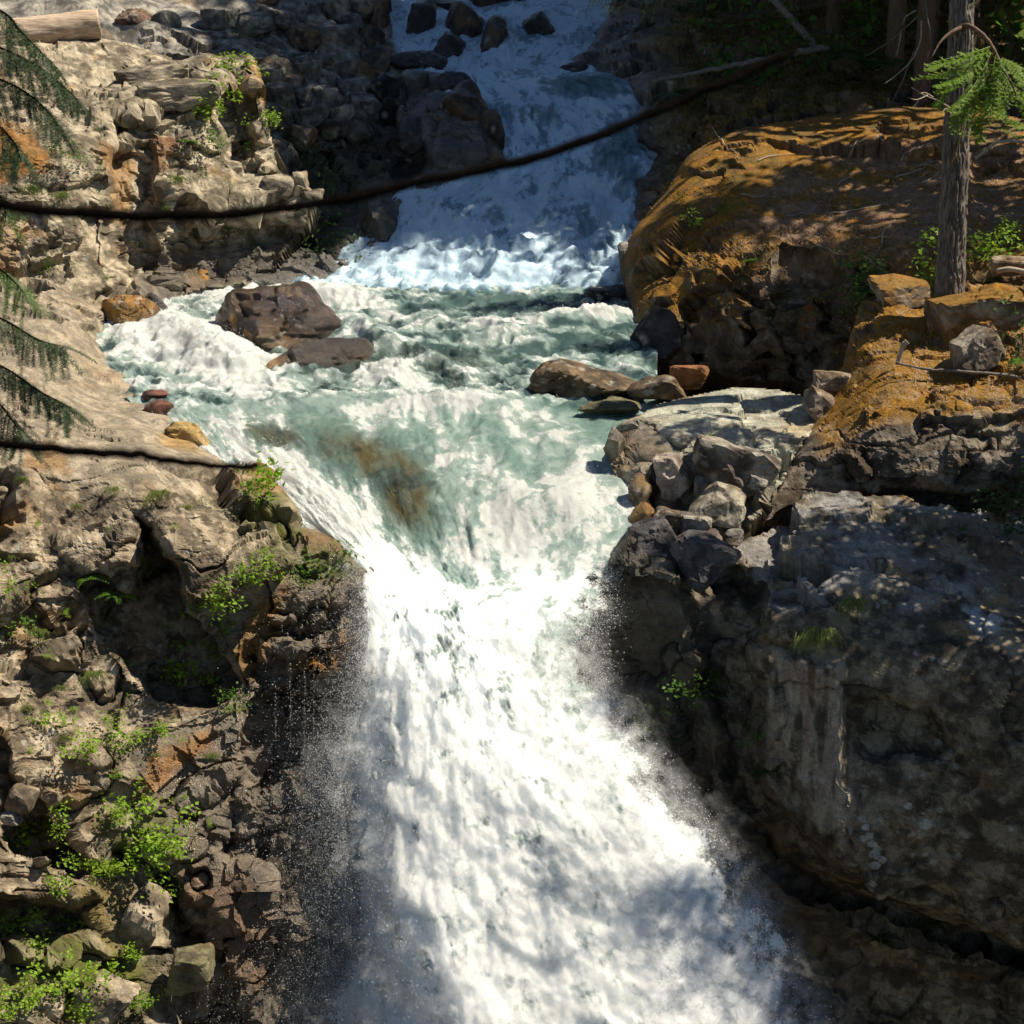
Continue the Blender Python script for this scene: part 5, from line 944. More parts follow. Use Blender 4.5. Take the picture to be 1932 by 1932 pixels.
PL = [('leaf', 447, 138, 30, 'leafy shrub hanging over the brow of the sunlit pillar'), ('leaf', 432, 165, 24, 'leafy sprig just below the shrub on the sunlit pillar brow'), ('leaf', 382, 212, 34, 'tall leafy plant in the crack under the sloping slab'), ('leaf', 418, 205, 18, 'small leafy sprig left of the pillar shadow'), ('mid', 405, 272, 28, 'bushy plant above the jutting block of the sunlit cliff'), ('fern', 346, 270, 20, 'yellow green fern tuft on the sunlit cliff face'), ('leaf', 505, 240, 22, 'leafy plant on the outer edge of the sunlit pillar'), ('leaf', 540, 236, 18, 'sprig reaching out from the pillar into shade'), ('mid', 470, 285, 18, 'small plant low in the pillar shadow'),
      ('mid', 132, 318, 26, 'olive bush on the upper cliff below the fir bough'), ('grass', 70, 372, 22, 'pale grass tuft on the upper cliff near the orange stain'), ('grass', 115, 395, 18, 'thin grass tuft below the olive bush'), ('mid', 92, 492, 20, 'hanging plant in a crack above the grey slab'), ('grass', 330, 355, 18, 'grass tuft low on the sunlit cliff'), ('mid', 430, 440, 22, 'small plant in shade under the foreground branch'), ('mid', 480, 465, 18, 'dim plant near the dark foot of the cliff'),
      ('leaf', 498, 968, 52, 'biggest bright green clump at the brink by the fall'), ('leaf', 450, 952, 22, 'little green tuft at the upper side of the biggest clump'), ('grass', 300, 942, 26, 'flat patch of grass on the cliff top'), ('mid', 392, 952, 14, 'single sprig beside the flat grass patch'), ('leaf', 512, 1065, 30, 'green plant on the nose of the jutting block'), ('leaf', 462, 1092, 34, 'bright plant at the upper end of the diagonal row under the jutting block'), ('leaf', 418, 1128, 38, 'bright plant at the lower end of the diagonal row under the jutting block'), ('leaf', 375, 1145, 20, 'pale sprig at the dark cleft below the jutting block'), ('fern', 162, 1082, 36, 'yellow green fern at the top of the dark cleft'), ('fern', 228, 1118, 36, 'bright fern hanging inside the dark cleft'), ('mid', 265, 1060, 16, 'tiny plant beside the jutting block shadow'),
      ('leaf', 395, 1232, 30, 'bright sprig in the lower right of the dark cleft'), ('leaf', 345, 1272, 38, 'bright plant along the lower edge of the dark cleft'), ('leaf', 425, 1180, 16, 'small sprig on the ochre wet streak'), ('mid', 440, 1312, 30, 'mossy cushion plant at the tip of the dark cleft'), ('mid', 620, 1060, 40, 'mossy plant on the wet shoulder above the fall'), ('mid', 575, 1058, 34, 'mossy tuft with a trickle above the wet ledge'),
      ('leaf', 8, 1130, 34, 'yellow plant at the picture edge on the pocked cliff'), ('mid', 38, 1195, 34, 'feathery plant below the yellow edge plant'), ('grass', 38, 1255, 36, 'long grass hanging in the left gully'), ('grass', 180, 1270, 26, 'dry grass tuft on the pocked cliff'), ('grass', 75, 1195, 22, 'straw coloured tuft beside the feathery plant'), ('leaf', 95, 1355, 24, 'small plant on the ledge beneath the ochre tongue'), ('leaf', 215, 1382, 30, 'plant at the left end of the row of small ferns'), ('leaf', 262, 1380, 24, 'plant in the middle of the row of small ferns'), ('leaf', 308, 1372, 24, 'plant at the right end of the row of small ferns'), ('leaf', 168, 1422, 32, 'green clump below the row of small ferns'),
      ('leaf', 262, 1510, 42, 'topmost of the brightest fern clumps'), ('leaf', 292, 1560, 46, 'middle one of the brightest fern clumps'), ('leaf', 275, 1612, 48, 'lowest left of the brightest fern clumps'), ('leaf', 325, 1610, 42, 'lowest right of the brightest fern clumps'), ('leaf', 215, 1545, 26, 'plant left of the brightest fern clumps'), ('leaf', 78, 1565, 46, 'leafy plant in the diagonal cleft'), ('leaf', 115, 1540, 30, 'sprig at the upper end of the leafy plant in the diagonal cleft'), ('leaf', 188, 1632, 26, 'plant at the lower mouth of the diagonal cleft'), ('leaf', 222, 1648, 24, 'plant beside the flat wet stone'), ('leaf', 120, 1682, 34, 'plant hanging from the bottom overhang ledge'), ('leaf', 165, 1730, 34, 'plant in shade under the bottom overhang ledge'), ('leaf', 322, 1668, 18, 'tiny plant below the flat wet stone'), ('mid', 305, 1700, 24, 'mossy tuft in the gully'),
      ('leaf', 20, 1800, 40, 'yellow leafy plant in the bottom corner'), ('leaf', 75, 1820, 40, 'broad leafy plant in the bottom corner'), ('leaf', 130, 1850, 40, 'round leaved plant between the bottom rocks'), ('leaf', 60, 1870, 40, 'low plant on the pale bottom rock'), ('leaf', 240, 1790, 24, 'sprig above the rounded bottom rock'), ('leaf', 255, 1890, 30, 'plant on the right side of the rounded bottom rock'), ('leaf', 150, 1900, 36, 'plant at the very bottom left of the rounded rock'), ('leaf', 340, 1860, 16, 'seedling on the round gully stone'), ('leaf', 10, 1900, 34, 'plant in the extreme bottom corner'),
      ('mid', 1376, 405, 20, 'small green plant alone on the face of the mossy boulder'), ('mid', 1288, 388, 16, 'tuft high on the water side of the mossy boulder'), ('leaf', 1315, 430, 16, 'bright tuft below the high one on the mossy boulder'), ('fern', 1425, 480, 22, 'fern on the brow of the mossy boulder'), ('red', 1530, 590, 34, 'rust red dead fern hanging on the shaded boulder face'), ('red', 1610, 615, 36, 'rust red dead fern nearest the ledge'), ('mid', 1600, 515, 44, 'feathery plant between mossy boulder and ledge'), ('mid', 1640, 500, 34, 'second feathery plant nearer the tree'), ('fern', 1625, 555, 34, 'fern on the ledge tip left of the tree'), ('leaf', 1752, 495, 42, 'bright plant left of the trunk base'), ('leaf', 1868, 488, 44, 'bright plant right of the trunk'), ('leaf', 1905, 470, 34, 'tall sprig right of the trunk near the picture edge'), ('mid', 1590, 590, 30, 'pale grassy plant on the ledge corner'), ('dark', 1905, 655, 56, 'bushy plant behind the tilted speckled slab'), ('fern', 1925, 690, 30, 'fern beside the bushy plant on the ledge'),
      ('leaf', 1290, 925, 16, 'tiny bright fern beside the pinkish stone'), ('grass', 1340, 835, 10, 'small grass tuft on the crack of the pale slab'), ('mid', 1262, 870, 16, 'tuft on the dark side of the pale slab'), ('dark', 1840, 960, 56, 'shaded shrub under the overhang of the ledge'), ('dark', 1880, 1000, 60, 'biggest shaded shrub under the overhang'), ('dark', 1920, 1030, 50, 'shaded shrub at the picture edge under the overhang'), ('dark', 1900, 960, 50, 'shaded shrub highest under the overhang'), ('grass', 1545, 1195, 44, 'grass hanging from the notch in the canyon wall'), ('grass', 1592, 1150, 34, 'pale grass tuft on the canyon wall brow'), ('mid', 1300, 1310, 40, 'dark fern on the canyon wall'), ('mid', 1325, 1285, 32, 'upper dark fern on the canyon wall'), ('mid', 1222, 1355, 34, 'dark fern nearest the fall on the canyon wall'), ('dfern', 1275, 1385, 22, 'small dark fern below the others on the canyon wall'), ('mid', 1435, 1390, 30, 'dark fern at the foot of the striped pillar'), ('dfern', 1440, 1450, 26, 'dim plant below the fern at the striped pillar'), ('dfern', 1690, 1760, 34, 'dim plant in the bottom of the canyon'), ('dfern', 1760, 1745, 26, 'dim plant in the far bottom corner of the canyon'),
      ('dfern', 1545, 20, 94, 'dark shrub at the top behind the leaning dead stick'), ('mid', 1420, 81, 81, 'dark shrub on the hillside above the fallen grey log'), ('dark', 1330, 30, 60, 'dark shrub near the top of the hillside by the water'), ('mid', 1640, 60, 94, 'dark shrub beyond the fallen grey log'), ('mid', 1590, 108, 34, 'sun flecked plant on the hillside below the log end'), ('mid', 1480, 150, 67, 'dark shrub under the fallen log'), ('mid', 1850, 40, 108, 'dark shrub behind the tree trunk'), ('mid', 1900, 120, 94, 'dark shrub at the picture edge behind the tree'), ('dfern', 1620, 150, 81, 'dark shrub behind the crest of the mossy boulder'), ('dfern', 1290, 200, 54, 'dark shrub on the wet rock shoulder'), ('mid', 1640, 60, 30, 'faintly lit shrub beside the thin trunk'), ('mid', 1400, 140, 67, 'dark low bush on the hillside slope'),
      ('dark', 600, 330, 40, 'dark plant in the deepest shade beside the upper cascade'), ('dark', 660, 380, 44, 'dark plant above the foreground branch in shade'), ('mid', 460, 75, 28, 'olive bush between the boulders above the sunlit cliff'), ('dark', 620, 440, 40, 'dark plant below the foreground branch'), ('grass', 155, 82, 16, 'grass under the driftwood log')]
for n_, (kd, px, py, sz_, lb) in enumerate(PL):
    s = surf(px, py)
    if s is None: continue
    o = empty(NAME[kd]); me_ = PROTO[kd][n_ % len(PROTO[kd])]; link('blades' if kd == 'grass' else 'fronds' if 'fern' in kd else 'foliage', me_, o); tag(o, lb, 'grass' if kd == 'grass' else 'fern' if 'fern' in NAME[kd] else 'shrub' if kd == 'dark' else 'plant')
    sc_ = sz_ * mpp(s[0][1]) * (1.45 if 'fern' not in kd else 1.1)
    o.location = s[0] + s[1] * .25 * sc_ + np.array([0, -.45 * sc_, .1 * sc_]); o.scale = (sc_,) * 3; o.rotation_euler = (.3 * (rng.random() - .3), .3 * (rng.random() - .5), (rng.random() - .5) * (6.2 if kd not in ('grass',) else .8))

# small sprigs and tufts in the cracks of the sunlit cliffs
def tiny(kd, spots, label, cat, group, lo, hi):
    for q, (px, py) in enumerate(spots):
        s = surf(px, py)
        if s is None: continue
        o = empty(NAME[kd]); link('blades' if kd == 'grass' else 'foliage', PROTO[kd][q % len(PROTO[kd])], o); tag(o, label, cat, group)
        sc_ = (lo + (hi - lo) * rng.random()) * mpp(s[0][1]); o.scale = (sc_,) * 3; o.location = s[0] + s[1] * .25 * sc_ + np.array([0, -.4 * sc_, 0]); o.rotation_euler = (0, 0, 6.28 * rng.random() if kd != 'grass' else rng.random() - .5)
tiny('leaf', [(60, 1000), (128, 1150), (210, 1010), (310, 1180), (330, 1345), (140, 1330), (60, 1420), (230, 1460), (350, 1500), (395, 1560), (150, 1500), (330, 1000), (365, 1210), (90, 1245), (190, 1180), (250, 1300)], 'tiny bright sprig in a crack of the lower cliff', 'plant', 'tiny sprigs of the lower cliff', 9, 17)
tiny('grass', [(40, 920), (150, 960), (220, 935), (120, 1290), (60, 1330), (300, 1420), (130, 1390), (20, 1060), (350, 960), (250, 1240), (55, 1470), (400, 1420)], 'short straw coloured grass tuft in a crack of the lower cliff', 'grass', 'short grass tufts of the lower cliff', 14, 24)
tiny('mid', [(60, 300), (180, 330), (320, 400), (260, 460), (150, 450), (380, 340), (30, 420), (430, 360), (200, 520), (60, 560), (310, 310)], 'tiny olive sprig in a crack of the upper cliff', 'plant', 'tiny sprigs of the upper cliff', 10, 18)
# moss cushions and fallen needles: too many to count
def carpet(name, pidx, poly, n, h, mat, seed, lying=False, nz=.25):
    rs = np.random.default_rng(seed); x0, y0, st, ins, G, N = PATCHES[pidx]
    ny, nx = ins.shape; gxx = x0 + np.arange(nx) * st[0]; gyy = y0 + np.arange(ny) * st[1]; XX, YY = np.meshgrid(gxx, gyy)
    q = G.reshape(-1, 3); w = (region(XX, YY, poly, 20) * ins).ravel() * np.clip(N[..., 2].ravel() - nz, 0, 1) * sstep(-.25, .3, fbm(q * 1.6, 3, seed))
    area = np.linalg.norm(np.cross(np.gradient(G, axis=0), np.gradient(G, axis=1)), axis=2).ravel(); w = w * area
    i = rs.choice(len(w), n, p=w / w.sum()); b = q[i] + rs.normal(size=(n, 3)) * np.array([.03, .05, .0]); nn = N.reshape(-1, 3)[i]
    if lying:
        d = rs.normal(size=(n, 3)); d -= nn * (d * nn).sum(1)[:, None]; d /= np.linalg.norm(d, axis=1)[:, None]; L = h * (.5 + rs.random((n, 1))); s_ = np.cross(d, nn) * .006; b = b + nn * .012
        V = np.stack([b - s_, b + s_, b + d * L], 1)
    else:
        d = nn * .6 + np.array([0, 0, .6]) + rs.normal(size=(n, 3)) * .35; L = h * (.4 + .9 * rs.random((n, 1))); s_ = np.cross(d, rs.normal(size=(n, 3))); s_ /= np.linalg.norm(s_, axis=1)[:, None]; s_ *= h * .28
        V = np.stack([b - s_, b + s_, b + d * L], 1)
    o = link(name, mesh_np(name, V.reshape(-1, 3), [np.arange(3 * n).reshape(-1, 3)], mat, None, False)); tag(o, kind='stuff')
GOLDMOSS = leaf_material('gold_moss', (.22, .11, .015), (.40, .22, .03), .3); DARKMOSS = leaf_material('dark_moss', (.06, .06, .012), (.14, .10, .02), .3); LITTER = leaf_material('needle_litter', (.26, .15, .09), (.48, .34, .23), .1)
carpet('moss_carpet', 4, [(1180, 540), (1190, 420), (1290, 290), (1400, 220), (2030, 180), (2030, 480), (1700, 500), (1500, 480), (1420, 500), (1380, 620), (1240, 600)], 9000, .028, GOLDMOSS, 5)
carpet('moss_carpet', 5, [(1560, 735), (1640, 560), (2030, 520), (2030, 800), (1900, 800), (1750, 790), (1640, 800), (1560, 850), (1540, 800)], 9000, .026, GOLDMOSS, 6)
carpet('moss_carpet', 3, [(1300, 60), (2030, -60), (2030, 420), (1320, 300)], 20000, .09, DARKMOSS, 7)
carpet('needle_litter', 4, [(1480, 330), (1700, 270), (1900, 240), (2030, 240), (2030, 420), (1700, 480), (1450, 480), (1350, 440)], 16000, .09, LITTER, 8, True)
carpet('needle_litter', 5, [(1600, 700), (1700, 600), (2030, 560), (2030, 780), (1650, 780)], 4000, .07, LITTER, 9, True)

# ------------------------------------------------------------------ conifer boughs and trees
def bough_needles(acc, stem, twigs, Ltw, need, rs, droop=.6, w=.0018, flat=False, per=26):
    """hanging twigs set with needles along a stem (world points)"""
    stem = np.asarray(stem, float); n = len(stem)
    for q in range(twigs):
        u = .12 + .88 * q / twigs; i = min(int(u * (n - 1)), n - 2); b = stem[i] + (stem[i + 1] - stem[i]) * (u * (n - 1) - i)
        tg = stem[i + 1] - stem[i]; tg /= np.linalg.norm(tg) + 1e-9
        sd_ = np.cross(tg, (0, 0, 1)); sd_ /= np.linalg.norm(sd_) + 1e-9
        sg = 1 if q % 2 else -1
        d = tg * (.5 + .5 * rs.random()) + sd_ * sg * (.5 + .4 * rs.random()) + np.array([0, 0, -droop * (.5 + rs.random())]); d /= np.linalg.norm(d)
        L = Ltw * (.5 + .7 * rs.random()) * (1.15 - .5 * u)
        tp = [b + d * L * t + np.array([0, 0, -droop * .35 * L * t * t]) for t in np.linspace(0, 1, 6)]
        m = per; ts = np.linspace(.05, 1, m); tp = np.array(tp); seg = np.minimum((ts * 5).astype(int), 4); pb = tp[seg] + (tp[seg + 1] - tp[seg]) * (ts * 5 - seg)[:, None]
        dd = tp[seg + 1] - tp[seg]; dd /= np.linalg.norm(dd, axis=1)[:, None]
        V = []; Tn = []
        for sgn in (-1, 1):
            rv = rs.normal(size=(m, 3)) * .35; s2 = np.cross(dd, np.array([0, -.25, 1.]) + rv * .6); s2 /= np.linalg.norm(s2, axis=1)[:, None] + 1e-9
            nd2 = s2 * sgn + dd * .6 + rv * .5; nd2 /= np.linalg.norm(nd2, axis=1)[:, None]; LL = need * (.7 + .5 * rs.random((m, 1)))
            k0 = len(V); V += list(pb - dd * w) + list(pb + dd * w) + list(pb + nd2 * LL)
            ar = np.arange(m); Tn += [np.stack([k0 + ar, k0 + m + ar, k0 + 2 * m + ar], -1)]
        acc.add(np.array(V), np.concatenate(Tn))
def stemline(pts, Y0, Y1=None, n=30):
    pts = catmull(np.array(pts, float), n); yy = np.linspace(Y0, Y0 if Y1 is None else Y1, n); return P(pts[:, 0], pts[:, 1], yy)
rs = np.random.default_rng(77)
# fir whose boughs reach in at the near side; its trunk stands outside the picture
fir = empty('fir_tree', (-9.2, 20.5, -13)); tag(fir, 'dark fir whose drooping boughs hang in from the left edge', 'tree')
def part(name, me, parent):
    o = link(name, me, parent); o.matrix_parent_inverse = Matrix.Translation(-Vector(parent.location)); return o
acc = Acc(); zz = np.linspace(-16, 9, 60); tube(acc, np.c_[-9.2 + .0 * zz, 20.5 + 0 * zz, zz], np.linspace(.34, .16, 60), 20); part('trunk', acc.mesh('trunk', BARK), fir)
FB = [([(-420, -140), (-150, -40), (0, 20), (40, 60), (110, 130)], 46, 11.6), ([(-420, -60), (-120, 40), (0, 90), (80, 130), (150, 190)], 60, 11.8), ([(-420, 40), (-140, 110), (0, 150), (70, 190), (120, 250)], 46, 11.5), ([(-420, 80), (-160, 170), (-40, 210), (20, 260), (40, 300)], 34, 11.3),
      ([(-420, 480), (-150, 540), (0, 600), (70, 640), (125, 655)], 50, 11.2), ([(-420, 560), (-140, 640), (0, 690), (70, 735), (135, 770)], 60, 11.2), ([(-420, 620), (-160, 700), (-30, 740), (20, 790), (45, 830)], 34, 11.0), ([(-420, 400), (-160, 470), (-20, 500), (25, 530), (50, 560)], 20, 11.2), ([(-420, 160), (-200, 260), (-60, 330), (0, 370), (12, 420)], 16, 11.2)]
for pts_, tw, Yb in FB:
    st = stemline([(pts_[0][0] - 250, pts_[0][1] - 30)] + pts_, 20.4, Yb + 8, 44); acc = Acc(); tube(acc, st, np.linspace(.026, .003, len(st)), 5); bo_ = part('bough', acc.mesh('bough', SHADEBARK), fir)
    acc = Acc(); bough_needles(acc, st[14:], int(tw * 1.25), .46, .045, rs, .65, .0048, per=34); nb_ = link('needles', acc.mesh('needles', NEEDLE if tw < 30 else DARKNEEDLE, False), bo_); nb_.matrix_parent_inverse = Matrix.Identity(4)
# bare near branches
def branch_obj(name, pts_, Y0, Y1, r0, r1, mat, label, cat='branch', n=90, sides=10, wob=.0, parent=None, twigs=()):
    st = stemline(pts_, Y0, Y1, n); q = np.c_[np.arange(n) * .21, np.zeros(n), np.full(n, len(pts_))]
    st = st + np.stack([fbm(q, 3, 1), fbm(q, 3, 2), fbm(q, 3, 3)], -1) * wob
    acc = Acc(); rr = np.linspace(r0, r1, n) * (1 + .12 * fbm(q * 2.1, 3, 4)); tube(acc, st, rr, sides)
    o = link(name, acc.mesh(name, mat)); tag(o, label, cat)
    for a, L, dv in twigs:
        i = int(a * (n - 1)); dv = np.array(dv, float); tw = np.array([st[i] + dv * L * t + np.array([0, 0, -.15 * L * t * t]) for t in np.linspace(0, 1, 12)]); ac2 = Acc(); tube(ac2, tw, np.linspace(rr[i] * .55, .0015, 12), 6); link('twig', ac2.mesh('twig', mat), o)
    return o
branch_obj('bare_branch', [(-500, 300), (-150, 358), (0, 388), (150, 400), (300, 408), (430, 404), (560, 390), (700, 365), (830, 335), (950, 310), (1080, 275), (1180, 235), (1290, 188), (1380, 150), (1450, 118), (1500, 95)], 5.4, 7.0, .0175, .016, SHADEBARK, 'long dark bare branch arching across the picture above the pool', wob=.012)
branch_obj('bare_branch', [(-500, 790), (-150, 820), (0, 836), (120, 850), (240, 856), (330, 870), (420, 880), (486, 880)], 5.4, 5.6, .020, .011, SHADEBARK, 'short dark bare branch pointing in from the left below the fir bough', wob=.008)
branch_obj('bare_twig', [(405, 520), (375, 590), (350, 640), (310, 690), (285, 730)], 3.4, 3.4, .0012, .001, SHADEBARK, 'thin blurred twig hanging in front of the white water', 'twig', n=30)

# right-hand tree with furrowed bark
tb = P(1792, 590, 33.4); tree = empty('conifer_tree', tb); tag(tree, 'furrowed grey conifer trunk with one green bough standing on the mossy ledge', 'tree')
n = 420; sd2 = 96; u = np.linspace(0, 1, n); axp = catmull(np.array([P(1789, 600, 33.4), P(1795, 480, 33.45), P(1803, 300, 33.55), P(1812, 100, 33.7), P(1816, -40, 33.8), P(1818, -120, 33.85), P(1820, -180, 33.9)]), n)
tt_ = np.clip((axp[:, 2] - axp[0, 2]) / 5.5, 0, 4); rad = np.interp(tt_, [0, .06, .2, 1, 4], [.32, .25, .23, .19, .12])
th = np.linspace(0, 2 * math.pi, sd2, endpoint=False)
cp = np.stack([np.cos(th)[None] * np.ones((n, 1)), np.sin(th)[None] * np.ones((n, 1)), (axp[:, 2:3] * np.ones((1, sd2)))], -1).reshape(-1, 3)
qb = np.c_[cp[:, 0] * 2.6, cp[:, 1] * 2.6, cp[:, 2] * 1.15]; qb += .35 * np.stack([fbm(qb, 2, 701), fbm(qb, 2, 702), fbm(qb, 2, 703)], -1)
F1, F2, H, D = voronoi(qb * 1.25, 705); plate = sstep(.0, .22, F2 - F1); bk = (plate * .050 + .02 * fbm(cp * np.array([4, 4, 5]), 4, 707) + .010 * (hr(H, 1) - .5)).reshape(n, sd2)
V = axp[:, None] + (rad[:, None] + bk - .03)[..., None] * np.stack([np.cos(th), np.sin(th), np.zeros(sd2)], -1)[None]
i, j = np.meshgrid(np.arange(n - 1), np.arange(sd2), indexing='ij'); j2 = (j + 1) % sd2
Q = np.stack([i * sd2 + j, i * sd2 + j2, (i + 1) * sd2 + j2, (i + 1) * sd2 + j], -1).reshape(-1, 4)
part('trunk', mesh_np('trunk', V.reshape(-1, 3), [Q], BARK), tree)
# the mossy limb that bends over and its green sprays
acc = Acc(); limb = stemline([(1800, 62), (1822, 48), (1850, 62), (1872, 88), (1890, 125), (1912, 165), (1924, 200)], 33.2, 32.0, 40); tube(acc, limb, np.linspace(.05, .012, 40) * (1 + .3 * np.sin(np.arange(40) * 1.9) * .4), 8)
limb2 = stemline([(1826, 50), (1800, 58), (1775, 78), (1758, 108)], 33.1, 32.6, 30); tube(acc, limb2, np.linspace(.05, .008, 30), 7)
limb3 = stemline([(1868, 86), (1862, 120), (1840, 160), (1822, 210), (1808, 270), (1800, 300)], 32.7, 32.2, 30); tube(acc, limb3, np.linspace(.03, .006, 30), 6)
lb_ = part('limb', acc.mesh('limb', BROWNBARK), tree)
acc = Acc()
GB = [([(1868, 88), (1840, 98), (1800, 108), (1760, 118), (1742, 128)], 15), ([(1866, 95), (1830, 120), (1790, 135), (1755, 142)], 15), ([(1868, 98), (1835, 140), (1800, 160), (1768, 170)], 14), ([(1870, 100), (1845, 150), (1820, 185), (1795, 210)], 14), ([(1878, 105), (1870, 150), (1860, 190), (1850, 225)], 14), ([(1886, 120), (1890, 160), (1895, 200), (1890, 235)], 14), ([(1895, 140), (1915, 180), (1935, 210), (1950, 240)], 15), ([(1905, 155), (1935, 170), (1965, 190), (1990, 215)], 12), ([(1880, 110), (1910, 125), (1930, 150), (1945, 175)], 12), ([(1860, 170), (1840, 205), (1835, 235), (1840, 262)], 10), ([(1815, 205), (1805, 220), (1795, 235), (1800, 258)], 8), ([(1850, 190), (1880, 215), (1905, 230), (1925, 240)], 12), ([(1930, 20), (1945, 35), (1935, 60), (1925, 75)], 8), ([(1845, 110), (1815, 140), (1790, 170), (1775, 195)], 12), ([(1855, 130), (1835, 165), (1818, 200), (1812, 225)], 12)]
for pts_, tw in GB:
    st = stemline(pts_, 32.6 - rs.random() * .5, 31.8 - rs.random() * .7, 16); tube(acc, st, np.linspace(.01, .002, 16), 4)
    bough_needles(acc, st + rs.normal(size=3) * .05, int(tw * 2.4), .20, .05, rs, .12, .008, per=14)
    bough_needles(acc, st + rs.normal(size=3) * .12, int(tw * 1.6), .17, .045, rs, -.35, .008, per=12)
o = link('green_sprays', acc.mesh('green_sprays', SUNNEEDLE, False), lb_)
o = None
acc = Acc()
for q in range(70):      # lichen and dead needles hanging from the limb
    b = (limb if q % 2 else limb3)[rs.integers(4, 28)]; L = .15 + .3 * rs.random(); tube(acc, [b, b + np.array([rs.normal() * .04, 0, -L * .5]), b + np.array([rs.normal() * .07, 0, -L])], [.006, .012, .002], 4)
link('hanging_lichen', acc.mesh('hanging_lichen', MOSSDRAPE), lb_)
acc = Acc()
for pts_ in ([(1795, 205), (1770, 190), (1745, 180), (1720, 165)], [(1760, 183), (1745, 175), (1730, 178)], [(1750, 180), (1730, 188), (1712, 184)], [(1795, 215), (1785, 205), (1778, 212)]):
    st = stemline(pts_, 33.2, 33.0, 14); tube(acc, st, np.linspace(.014, .004, 14), 5)
part('dead_twigs', acc.mesh('dead_twigs', DEADWOOD), tree)

# forest conifers (their crowns shade the cascade)
def conifer_crown(seed, Hh, r0, z0):
    rs = np.random.default_rng(seed); acc = Acc(); z = z0
    while z < Hh:
        fr = (z - z0) / (Hh - z0); R0 = r0 * (1 - fr) ** .8 * (.75 + .4 * rs.random()) + .25
        for q in range(5):
            a = rs.random() * 6.283; d = np.array([math.cos(a), math.sin(a), 0]); s = np.array([-d[1], d[0], 0])
            stem = [np.array([0, 0, z]) + d * R0 * t + np.array([0, 0, .12 * R0 * t - .55 * R0 * t * t]) for t in np.linspace(0, 1, 6)]
            for u in range(1, 6):
                b = stem[u]; tg = stem[u] - stem[u - 1]
                for v in range(4):
                    sg = (-1) ** v; L = R0 * .36 * (1.15 - .12 * u) * (.6 + .7 * rs.random()); dd = s * sg * (.5 + .6 * rs.random()) + tg / np.linalg.norm(tg) * .7 + np.array([0, 0, -.35 - .4 * rs.random()]); dd /= np.linalg.norm(dd)
                    w = .07 + .10 * rs.random(); nrm = np.cross(dd, (0, 0, 1)); nrm /= np.linalg.norm(nrm) + 1e-9
                    acc.add([b, b + dd * L * .4 + nrm * w, b + dd * L, b + dd * L * .5 - nrm * w], [(0, 1, 2), (0, 2, 3)])
        z += .42 + .2 * rs.random()
    return acc.mesh('crown', NEEDLE, False)
CR = [conifer_crown(900 + s, 21 + 3 * s, 3.0 + .3 * s, 5.5 + s) for s in range(3)]
acc = Acc(); zz = np.linspace(-1.5, 23, 40); tube(acc, np.c_[0 * zz, 0 * zz, zz], np.interp(zz, [-1.5, 0, 23], [.30, .22, .05]), 16); TRK = acc.mesh('trunk', BROWNBARK)
def conifer(x, Y, z, kind, sc, rz, label):
    t = empty('forest_conifer', (x, Y, z)); tag(t, label, 'tree', 'conifers of the shaded bank'); t.rotation_euler = (0, 0, rz); t.scale = (sc, sc, sc)
    link('trunk', TRK, t); link('crown', CR[kind], t)
b2 = P(1736, 212, 45.6)
conifer(b2[0], b2[1], b2[2] - .4, 0, 1.0, .4, 'straight brown conifer trunk rising behind the mossy boulder')
FOREST = [(9.3, 47.6), (10.6, 50.0), (13.2, 47.6), (8.6, 52.6), (12.2, 52.8), (15.6, 50.4), (9.6, 56), (13.2, 57), (17.5, 55), (7.6, 59.4), (11.5, 60.6), (16, 61), (9, 64.5), (13.5, 66), (19.5, 49), (21, 58), (6.5, 66), (19.5, 66)]
ORD = ['nearest', 'second nearest', 'third nearest', 'fourth nearest', 'fifth nearest', 'sixth nearest', 'seventh nearest', 'eighth nearest', 'ninth nearest', 'tenth nearest', 'eleventh nearest', 'twelfth nearest', 'sixth farthest', 'fifth farthest', 'fourth farthest', 'third farthest', 'second farthest', 'farthest']
FOREST.sort(key=lambda q: q[1] + .01 * q[0])
for q, (x, Y) in enumerate(FOREST):
    z = -4.2 + .13 * (Y - 46) + .12 * (x - 9); kd = q % 3
    conifer(x, Y, z, kd, (18.5 + (x - 10) * 1.42 + (5.5 if Y > 50.2 else 0) - z) / (21 + 3 * kd), q * 1.3, ORD[q] + ' of the tall conifers on the shaded bank behind the mossy boulder')
for x, Y, z, sc_, lb in ((14.3, 41.4, -4, .72, 'conifer beyond the frame that dapples the mossy boulder top'), (17.8, 38.8, -4, .8, 'conifer beyond the frame that dapples the mossy boulder front'), (9.9, 27.2, -9.6, .44, 'small unseen conifer added to shade the canyon wall'), (11.0, 28.8, -9, .50, 'second small unseen conifer added to shade the canyon wall'), (10.8, 25.3, -9.8, .38, 'slender unseen conifer added to shade the lower fall')):  # last three are added out of view to shade wall and fall
    conifer(x, Y, z, 1, sc_, x, lb)
print('trees', round(time.time() - T0, 1))

